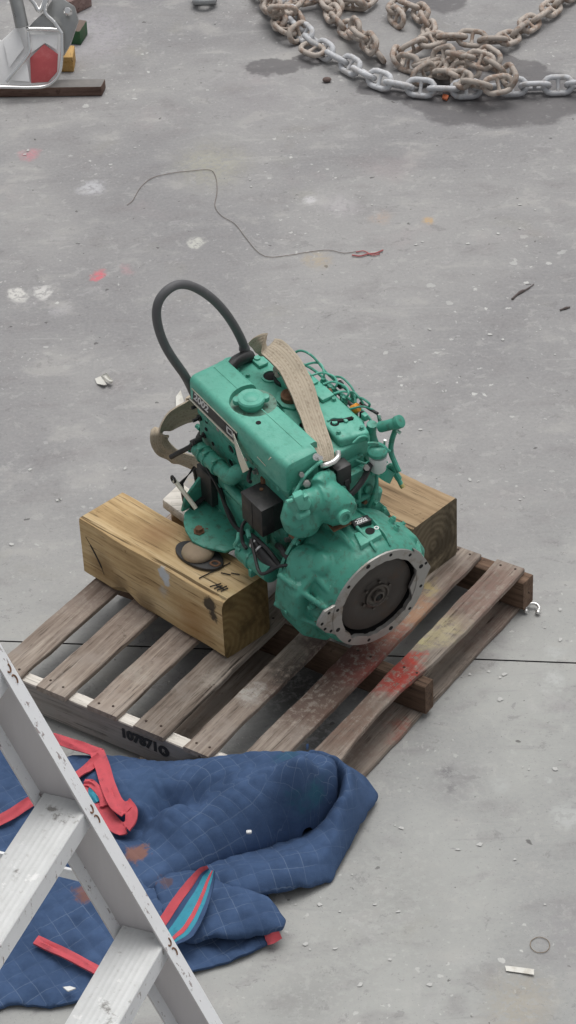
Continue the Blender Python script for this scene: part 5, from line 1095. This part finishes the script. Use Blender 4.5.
# ------------------------------------------------------------------ anchor chains
def link_mesh_data(name, L=.150, Wd=.094, d=.0255, stud=True):
    mm = MB(); r = (Wd - d) / 2; hx = (L - d) / 2 - r; path = []
    for k in range(7): a = -pi / 2 + pi * k / 6; path.append((hx + r * cos(a), r * sin(a), 0))
    for k in range(7): a = pi / 2 + pi * k / 6; path.append((-hx + r * cos(a), r * sin(a), 0))
    mm.tube(path, d / 2, 8, 1, closed=True, raw=True)
    if stud: mm.lathe((0, -r + d * .3, 0), (0, 1, 0), [(0, d * .44), (r * .35, d * .34), (r, d * .30), (2 * r - d * .6 - r * .35, d * .34), (2 * r - d * .6, d * .44)], 8, cap=False)
    me = bpy.data.meshes.new(name); mm.bm.to_mesh(me); mm.bm.free(); me.polygons.foreach_set('use_smooth', [True] * len(me.polygons)); return me
def chain_mat(name, a, b, rustc, amt, met):
    t = NT(name); o = t.obj(); off = t.n('ShaderNodeCombineXYZ')
    for i in range(3): t.put(off.inputs[i], t.math('MULTIPLY', t.info.outputs['Random'], 13.0 + 5 * i))
    ov = t.vmath('ADD', o, off.outputs[0]); n1 = t.noise(ov, 20, 6, .65); n2 = t.noise(ov, 60, 5, .7)
    c = t.mix(n1, a, b); c = t.mix(t.step(t.noise(t.map(ov, loc=(4, 4, 4)), 22, 7, .7), .48, .60, 0, amt), c, rustc); c = t.mix(t.step(n2, .58, .72, 0, .5), c, tuple(x * .4 for x in a))
    c = t.mix(1.0, c, t.ramp(t.info.outputs['Random'], (0, (.85, .85, .85)), (1, (1.12, 1.12, 1.12))), 'MULTIPLY')
    return t.done(c, .75, met, t.bump(n2, .35, .003), .3)
M_galv = chain_mat('galvanised_chain', (.48, .49, .51), (.68, .69, .71), (.36, .32, .28), .4, .15)
M_rchain = chain_mat('rust_bloomed_chain', (.34, .29, .25), (.55, .50, .45), (.25, .145, .095), .6, .05)
LM_g = link_mesh_data('chain_link'); LM_g.materials.append(M_galv)
LM_r = link_mesh_data('chain_link_rusty'); LM_r.materials.append(M_rchain)
def run_chain(parent, path, mesh, pitch=.0985, roll=(54, -38), jit=8, flat=False):
    P = crom(path, 24); D = [0]
    for a, b in zip(P, P[1:]): D.append(D[-1] + (b - a).length)
    def at(s):
        s = min(max(s, 0), D[-1] - 1e-6); i = max(j for j in range(len(D)) if D[j] <= s); i = min(i, len(P) - 2); f = (s - D[i]) / max(1e-9, D[i + 1] - D[i]); return P[i].lerp(P[i + 1], f)
    s = pitch * .5; k = 0
    while s < D[-1] - pitch * .3:
        c = at(s); d = (at(s + pitch * .55) - at(s - pitch * .55)).normalized(); h = Vector((0, 0, 1)).cross(d).normalized(); u = d.cross(h)
        ph = radians(roll[k % 2] + random.uniform(-jit, jit)); y = h * cos(ph) + u * sin(ph); z = d.cross(y)
        o = bpy.data.objects.new('chain_link', mesh); COL.objects.link(o)
        mw_ = Matrix(((d.x, y.x, z.x, c.x), (d.y, y.y, z.y, c.y), (d.z, y.z, z.z, c.z), (0, 0, 0, 1)))
        o.parent = parent; o.matrix_parent_inverse = Matrix.Translation(-parent.location); o.matrix_basis = mw_
        s += pitch; k += 1
ch1 = tag(empty('anchor_chain', (0.7157, 10.355, 0.0)), 'pale grey galvanised studded chain sweeping in front of the rusty heaps', 'chain', 'heaps of studded anchor chain')
run_chain(ch1, [(0.0009, 11.5171, 0.046), (0.0582, 11.3304, 0.046), (0.1095, 11.1488, 0.046), (0.1719, 10.9279, 0.046), (0.2558, 10.7313, 0.046), (0.3525, 10.5784, 0.046), (0.4561, 10.4277, 0.046), (0.5611, 10.3379, 0.046), (0.6891, 10.2852, 0.046), (0.8402, 10.2592, 0.046), (0.9933, 10.2619, 0.046), (1.1456, 10.2551, 0.046), (1.2761, 10.2505, 0.046), (1.4496, 10.2414, 0.046), (1.6229, 10.2322, 0.046)], LM_g, .100)
ch2 = tag(empty('anchor_chain', (0.8266, 10.6407, 0.0)), 'rusty beige studded chain piled in a knot at the right, tail leaving the frame', 'chain', 'heaps of studded anchor chain')
random.seed(11)
run_chain(ch2, [(1.6043, 11.4675, 0.045), (1.4583, 11.2366, 0.045), (1.3512, 11.0736, 0.045), (1.2644, 10.9545, 0.045), (1.1801, 10.8476, 0.045), (1.0959, 10.732, 0.05), (1.0096, 10.6791, 0.07), (0.9116, 10.6897, 0.08), (0.8144, 10.7109, 0.08), (0.7125, 10.6709, 0.08), (0.6395, 10.6598, 0.05), (0.5916, 10.6147, 0.04), (0.6479, 10.5176, 0.05), (0.7362, 10.5068, 0.07), (0.8035, 10.4562, 0.12), (0.8867, 10.3965, 0.13), (0.9625, 10.3592, 0.12), (1.0158, 10.2749, 0.12), (1.0568, 10.2034, 0.11), (0.989, 10.1733, 0.1), (0.9041, 10.1921, 0.1), (0.8417, 10.277, 0.09), (0.802, 10.4404, 0.06), (0.8716, 10.5329, 0.05), (0.9563, 10.5835, 0.06), (1.0127, 10.5174, 0.05)], LM_r, .094, (55, -35), 22)
run_chain(ch2, [(0.7696, 10.7172, 0.045), (0.751, 10.8331, 0.05), (0.742, 10.9607, 0.05), (0.7091, 11.0823, 0.05), (0.6536, 11.1539, 0.05), (0.6127, 11.0934, 0.05), (0.6163, 11.007, 0.04), (0.6613, 10.9912, 0.04)], LM_r, .094, (45, -45), 25)
run_chain(ch2, [(0.648, 10.3891, 0.045), (0.7027, 10.4117, 0.06), (0.745, 10.5064, 0.06), (0.7872, 10.3625, 0.07), (0.8601, 10.3938, 0.07), (0.9301, 10.3874, 0.05), (0.993, 10.4002, 0.05)], LM_r, .094, (55, -35), 30)
ch3 = tag(empty('anchor_chain', (0.3022, 11.0105, 0.0)), 'rusty beige studded chain heaped in loops behind the left end of the pale chain', 'chain', 'heaps of studded anchor chain')
run_chain(ch3, [(-0.0288, 11.4437, 0.05), (0.0146, 11.2604, 0.05), (0.0574, 11.1029, 0.05), (0.086, 10.9608, 0.05), (0.1433, 10.8912, 0.045), (0.164, 10.9626, 0.05), (0.131, 11.073, 0.06), (0.1535, 11.2006, 0.06), (0.2208, 11.2588, 0.06), (0.2935, 11.2064, 0.06), (0.3361, 11.1143, 0.06), (0.3994, 11.0854, 0.05)], LM_r, .094, (50, -40), 25)
run_chain(ch3, [(0.1845, 10.7619, 0.045), (0.2452, 10.6936, 0.045), (0.3173, 10.696, 0.04)], LM_r, .094, (20, -50), 10)
run_chain(ch3, [(0.279, 11.3183, 0.05), (0.3091, 11.139, 0.05), (0.3397, 10.9958, 0.045), (0.3906, 10.9053, 0.045), (0.4404, 10.8056, 0.05), (0.481, 10.7184, 0.05), (0.5115, 10.6234, 0.045)], LM_r, .094, (50, -40), 25)
run_chain(ch3, [(0.3535, 11.3094, 0.04), (0.3955, 11.2053, 0.04), (0.4506, 11.188, 0.04), (0.5122, 11.291, 0.04)], LM_r, .094, (35, -45), 20)
run_chain(ch3, [(0.4, 10.8932, 0.08), (0.4306, 10.7744, 0.09), (0.4627, 10.6985, 0.09), (0.4849, 10.6148, 0.08)], LM_r, .094, (60, -20), 20)
run_chain(ch3, [(0.0232, 11.1287, 0.1), (0.0761, 11.0146, 0.11), (0.1408, 11.0286, 0.11)], LM_r, .094, (40, -40), 20)

# ------------------------------------------------------------------ polished steel bow roller and its timber chocks (top left)
M_skyrefl = plain('white_sky_reflection', (.86, .86, .86), .18, 0, .06, 15, .03, (.62, .61, .59))  # flat white stands in for sky mirrored in the steel
M_mirror = (lambda t: t.done((.80, .80, .79), t.step(t.noise(t.obj(), 6, 4), .3, .7, .05, .14), 1.0))(NT('polished_stainless_steel'))
M_redrefl = plain('painted_red_reflection', (.42, .075, .08), .35, 0, .18, 22, .05, (.5, .16, .16))  # red painted in for a reflection on the steel
M_satin = plain('satin_steel', (.34, .345, .34), .35, .85, .2, 20, .1)
st = tag(empty('steel_bow_roller', (-1.0474, 10.4552, 0.06)), 'polished stainless steel fitting with a painted red reflection, standing on a dark beam', 'boat fitting')
def sp(name, mm, mat, smooth=30):
    o = mm.build(name, mat, None, smooth); o.parent = st; o.matrix_parent_inverse = Matrix.Translation(-st.location); return o
PB = (0.0, .05, -.025)      # direction into the fitting
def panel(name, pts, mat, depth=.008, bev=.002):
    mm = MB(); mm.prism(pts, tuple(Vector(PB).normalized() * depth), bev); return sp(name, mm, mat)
panel('back_panel', [(-1.3579, 10.4872, 0.0755), (-0.9871, 10.4739, 0.0523), (-0.9411, 10.4881, 0.077), (-0.9123, 10.507, 0.1099), (-0.8944, 10.585, 0.2457), (-0.9266, 10.6119, 0.2924), (-0.9682, 10.6346, 0.332), (-1.0424, 10.606, 0.2821), (-1.0955, 10.6051, 0.2806), (-1.1607, 10.5784, 0.2341), (-1.3455, 10.5872, 0.2494)], M_skyrefl)
panel('red_reflection', [(-1.0405, 10.5236, 0.167), (-0.9752, 10.5525, 0.2173), (-0.916, 10.5293, 0.1769), (-0.9249, 10.4903, 0.1091), (-0.9672, 10.4695, 0.0729), (-1.0425, 10.4692, 0.0723)], M_redrefl)  # reflection shape built as a flat red face
panel('white_reflection', [(-1.0386, 10.5739, 0.2586), (-0.911, 10.5687, 0.2495), (-0.9192, 10.5363, 0.1931), (-0.9703, 10.5527, 0.2217), (-1.0393, 10.5305, 0.183)], M_skyrefl)  # bright sky reflection painted as a white face
panel('side_panel', [(-1.1547, 10.5637, 0.2408), (-1.0855, 10.5881, 0.2833), (-1.0642, 10.5441, 0.2067), (-1.1356, 10.5023, 0.134)], M_skyrefl)
panel('lower_panel', [(-1.1431, 10.4763, 0.0888), (-1.0575, 10.5266, 0.1762), (-1.0465, 10.4697, 0.0771)], M_skyrefl)
panel('upper_panel', [(-1.0421, 10.5943, 0.278), (-0.9018, 10.5844, 0.2608), (-0.9301, 10.6069, 0.2998), (-0.9675, 10.6273, 0.3353), (-1.0092, 10.6109, 0.3069)], M_satin)
def rim(pts, r, name='polished_rim'):
    mm = MB(); mm.tube(pts, r, 10, 5); return sp(name, mm, M_mirror, 60)
rim([(-1.3988, 10.455, 0.084), (-1.1786, 10.4475, 0.0709), (-1.0465, 10.4433, 0.0634), (-0.9755, 10.4448, 0.0662), (-0.9343, 10.4569, 0.0872), (-0.91, 10.4759, 0.1202), (-0.8964, 10.5169, 0.1915), (-0.8919, 10.5559, 0.2594)], .0075)
rim([(-0.8919, 10.5559, 0.2594), (-0.9241, 10.5827, 0.306), (-0.9611, 10.6052, 0.3452), (-0.9439, 10.6394, 0.4048)], .009)
rim([(-1.0412, 10.5656, 0.2723), (-1.0401, 10.5374, 0.2232), (-1.0471, 10.5158, 0.1856), (-1.1511, 10.4596, 0.0878)], .007); rim([(-1.0492, 10.5723, 0.284), (-0.97, 10.5704, 0.2806), (-0.8998, 10.5665, 0.2739)], .009); rim([(-1.032, 10.6434, 0.4076), (-1.0074, 10.6276, 0.3802), (-0.983, 10.6097, 0.3491), (-0.9529, 10.6415, 0.4043)], .010)
mm = MB(); mm.tube([(-1.0915, 10.6443, 0.4294), (-1.0781, 10.6094, 0.3686), (-1.0654, 10.5679, 0.2965)], .030, 14, 5); sp('stanchion_tube', mm, M_satin, 60)
mm = MB(); mm.prism([(-0.969, 10.6438, 0.3278), (-0.9115, 10.6815, 0.3934), (-0.8351, 10.6536, 0.3448), (-0.821, 10.6228, 0.2913), (-0.8623, 10.5716, 0.2021), (-0.8962, 10.5462, 0.158), (-0.8995, 10.5942, 0.2416)], (.0, .06, -.03), .004); sp('roller_cheek', mm, M_satin)
mm = MB(); mm.lathe((-0.8594, 10.5955, 0.3444), (0, -.8, .6), [(0, .02), (.02, .02), (.03, .012)], 16); sp('cheek_bolt', mm, M_mirror, 50)
M_beam = wood('dark_beam_wood', (.06, .035, .028), (.13, .082, .065), (.19, .125, .10), 0, 1, .85, None, False)
M_beamtop = plain('weathered_beam_top', (.20, .19, .18), .85, 0, .35, 30)
def slab(name, px_pts, z0, z1, mats, label, cat, bev=.004, topmat=True):
    mm = MB(); mm.prism(px_pts, (0, 0, z1 - z0), bev); o = mm.build(name, mats)
    if topmat and len(o.data.materials) > 1:
        for p_ in o.data.polygons:
            if p_.normal.z > .9: p_.material_index = 1
    tag(o, label, cat); return o
slab('timber_beam', [(-1.3671, 10.4978, 0.002), (-0.7332, 10.449, 0.002), (-0.7176, 10.5258, 0.002), (-1.3729, 10.577, 0.002)], .002, .048, [M_beam, M_beamtop], 'dark brown beam lying under the polished steel fitting', 'beam')
M_yel = wood('yellow_pine', (.30, .17, .055), (.48, .29, .10), (.58, .39, .17), 1, 1, .8, None, False)
M_grnw = plain('green_painted_wood', (.030, .10, .042), .8, 0, .4, 25, .3, (.12, .11, .08))
M_pink = wood('pinkish_board', (.14, .085, .075), (.24, .16, .145), (.34, .25, .225), 0, 1, .85, None, False)
slab('pine_chock', [(-0.9307, 10.7087, 0.002), (-0.8671, 10.7017, 0.002), (-0.8627, 10.8233, 0.002), (-0.9272, 10.8407, 0.002)], .002, .075, [M_yel], 'yellow pine chock beside the polished steel fitting', 'chock')
slab('green_chock', [(-0.9059, 10.9942, 0.002), (-0.8454, 10.977, 0.002), (-0.817, 11.09, 0.002), (-0.8737, 11.1177, 0.002)], .002, .070, [M_grnw, plain('worn_chock_top', (.16, .12, .10), .85, 0, .3, 30)], 'green painted chock with a bare worn top', 'chock')
slab('red_board', [(-0.9747, 11.3021, 0.002), (-0.8991, 11.2934, 0.002), (-0.8083, 11.3931, 0.002), (-0.8422, 11.5538, 0.002), (-0.9672, 11.5684, 0.002)], .002, .075, [M_pink], 'pinkish brown board at the top left edge behind the fitting', 'board')

# ------------------------------------------------------------------ small things on the floor
M_shack = plain('weathered_galvanised', (.33, .34, .345), .6, .3, .35, 40, .4)
m = MB(); c = Vector((-0.2737, 11.336, 0.0)); m.tube([c + Vector((-.035, .02, .02)), c + Vector((-.04, -.02, .035)), c + Vector((0, -.045, .045)), c + Vector((.04, -.02, .035)), c + Vector((.035, .02, .02))], .017, 10, 6); m.cyl(c + Vector((-.055, .02, .022)), c + Vector((.055, .02, .022)), .014, seg=10); m.ball(c + Vector((-.02, .05, .03)), .035, (1.2, 1, .8), 2); m.ball(c + Vector((.03, .06, .03)), .026, (1, 1, .9), 2)
tag(m.build('chain_shackle', M_shack), 'small grey shackle lying alone at the top edge', 'shackle')
M_paper = plain('white_paper', (.70, .69, .64), .8, 0, .12, 30, .1, (.45, .42, .36))
m = MB(); q = [Vector(v) for v in [(0.5345, 5.0488, 0.004), (0.5615, 5.0432, 0.004), (0.6118, 5.0247, 0.004), (0.6098, 5.006, 0.004), (0.5729, 5.0198, 0.004), (0.5354, 5.0298, 0.004)]]; q[2].z += .006; q[3].z += .004; m.prism(q, (0, 0, .0015)); tag(m.build('paper_scrap', M_paper), 'torn strip of white paper on the concrete at bottom right', 'paper')
m = MB(); c = Vector((0.6388, 5.1229, 0.003)); m.tube([c + Vector((.027 * cos(a), .030 * sin(a), .001 * (k % 2))) for k, a in enumerate([j * pi / 6 for j in range(12)])], .0010, 6, 3, closed=True); tag(m.build('wire_ring', plain('tarnished_wire', (.24, .185, .13), .6, .4)), 'thin tarnished ring lying above the paper strip', 'ring')
c = Vector((0.7768, 6.6208, 0.012)); m = MB(); m.tube([c + Vector((-.026, -.012, 0)), c + Vector((-.022, .008, .004)), c + Vector((-.004, .014, .008)), c + Vector((.012, .012, .006)), c + Vector((.020, -.004, .002)), c + Vector((.014, -.018, 0))], .0055, 8, 6); m.ball(c + Vector((-.024, -.014, 0)), .008, sub=2); m.ball(c + Vector((.014, -.02, 0)), .009, (1, 1.3, .8), 2); tag(m.build('bent_clip', M_chrome, None, 60), 'small bright bent metal clip beside the far pallet corner', 'clip')
m = MB(); m.tube([(-0.6004, 9.4431, 0.004), (-0.5764, 9.483, 0.004), (-0.5492, 9.5828, 0.004), (-0.5003, 9.6645, 0.004), (-0.4168, 9.6997, 0.004), (-0.3411, 9.7095, 0.004), (-0.257, 9.7097, 0.004), (-0.2322, 9.6372, 0.004), (-0.2288, 9.5161, 0.004), (-0.2378, 9.3984, 0.004), (-0.2097, 9.3121, 0.004), (-0.1575, 9.241, 0.004), (-0.1146, 9.123, 0.004), (-0.0686, 9.0067, 0.004), (-0.0218, 8.9627, 0.004), (0.0579, 8.9707, 0.004), (0.1301, 8.9873, 0.004), (0.2101, 8.9954, 0.004), (0.2724, 8.9656, 0.004), (0.3365, 8.9751, 0.004)], .0012, 6, 6); tag(m.build('rusty_wire', plain('rusty_wire', (.20, .165, .145), .8, .1, .4)), 'long thin rusty wire wandering across the concrete behind the engine', 'wire')
m = MB(); m.tube([(0.3032, 8.9434, 0.006), (0.3344, 8.9325, 0.006), (0.3668, 8.9451, 0.006), (0.3988, 8.9498, 0.006), (0.4278, 8.9707, 0.006)], .003, 6, 5); m.tube([(0.3202, 8.9654, 0.006), (0.3522, 8.9701, 0.006), (0.3821, 8.9357, 0.006), (0.4141, 8.9405, 0.006)], .0022, 6, 5); tag(m.build('red_rope_end', plain('faded_red_rope', (.40, .12, .12), .9, 0, .4, 60)), 'frayed reddish rope end at the tip of the rusty wire', 'rope end')
m = MB(); cc = [Vector(v) for v in [(-0.6909, 8.1311, 0.004), (-0.6682, 8.1154, 0.004), (-0.6451, 8.0861, 0.004), (-0.6557, 8.0667, 0.004), (-0.6824, 8.0962, 0.004)]]; cc[1].z += .02; cc[3].z += .012; m.prism(cc, (0, 0, .002)); m.prism([v + Vector((.02, .004, .003)) for v in cc[:4]], (.004, .0, .010)); tag(m.build('crumpled_wrapper', M_paper), 'crumpled white wrapper on the concrete left of the arched hose', 'wrapper')
m = MB(); m.prism([Vector(v) + Vector((0, 0, .02 * (k == 1))) for k, v in enumerate([(-0.3891, 7.9757, 0.004), (-0.3708, 7.9874, 0.004), (-0.3597, 7.9465, 0.004), (-0.374, 7.8817, 0.004), (-0.3887, 7.9027, 0.004)])], (.0, .0, .006)); tag(m.build('white_flake', M_paper), 'white flake on the concrete just behind the sling loop', 'flake')
M_twig = plain('dark_twig', (.11, .09, .085), .9)
m = MB(); m.tube([(0.8994, 8.552, 0.005), (0.9305, 8.5937, 0.005), (0.9641, 8.6204, 0.005), (0.9949, 8.6551, 0.005)], [.004, .006, .003, .002], 6, 4); tag(m.build('dark_twig', M_twig), 'short dark twig on the concrete at the right', 'twig', 'dark twigs on the concrete')
m = MB(); m.tube([(0.3905, 8.9445, 0.005), (0.4156, 8.9657, 0.005), (0.4323, 8.9799, 0.005)], .003, 6, 4); m2 = MB(); m2.tube([(1.0729, 8.4547, 0.005), (1.0972, 8.467, 0.005), (1.1132, 8.4728, 0.005)], [.003, .005, .003], 6, 4); tag(m2.build('dark_twig', M_twig), 'tiny dark twig near the right edge of the picture', 'twig', 'dark twigs on the concrete'); m.bm.free()
m = MB()
for (x_, y_) in [(0.2667, 10.4821, 0.0), (0.347, 10.298, 0.0)] and [(v[0], v[1]) for v in [(0.2667, 10.4821, 0.0)]]: m.ball((x_, y_, .012), .016, (1.3, 1, .7), 2)
tag(m.build('stone_chip', plain('brown_stone', (.14, .10, .09), .9)), 'small brown stone chip below the pale chain', 'stone')
m = MB(); q = [Vector(v) for v in [(0.7683, 10.2929, 0.004), (0.7929, 10.271, 0.004), (0.7812, 10.2338, 0.004), (0.761, 10.2552, 0.004)]]; m.prism(q, (0, 0, .008)); tag(m.build('orange_fragment', plain('orange_fragment', (.55, .16, .07), .7)), 'orange fragment right under the pale chain', 'fragment')
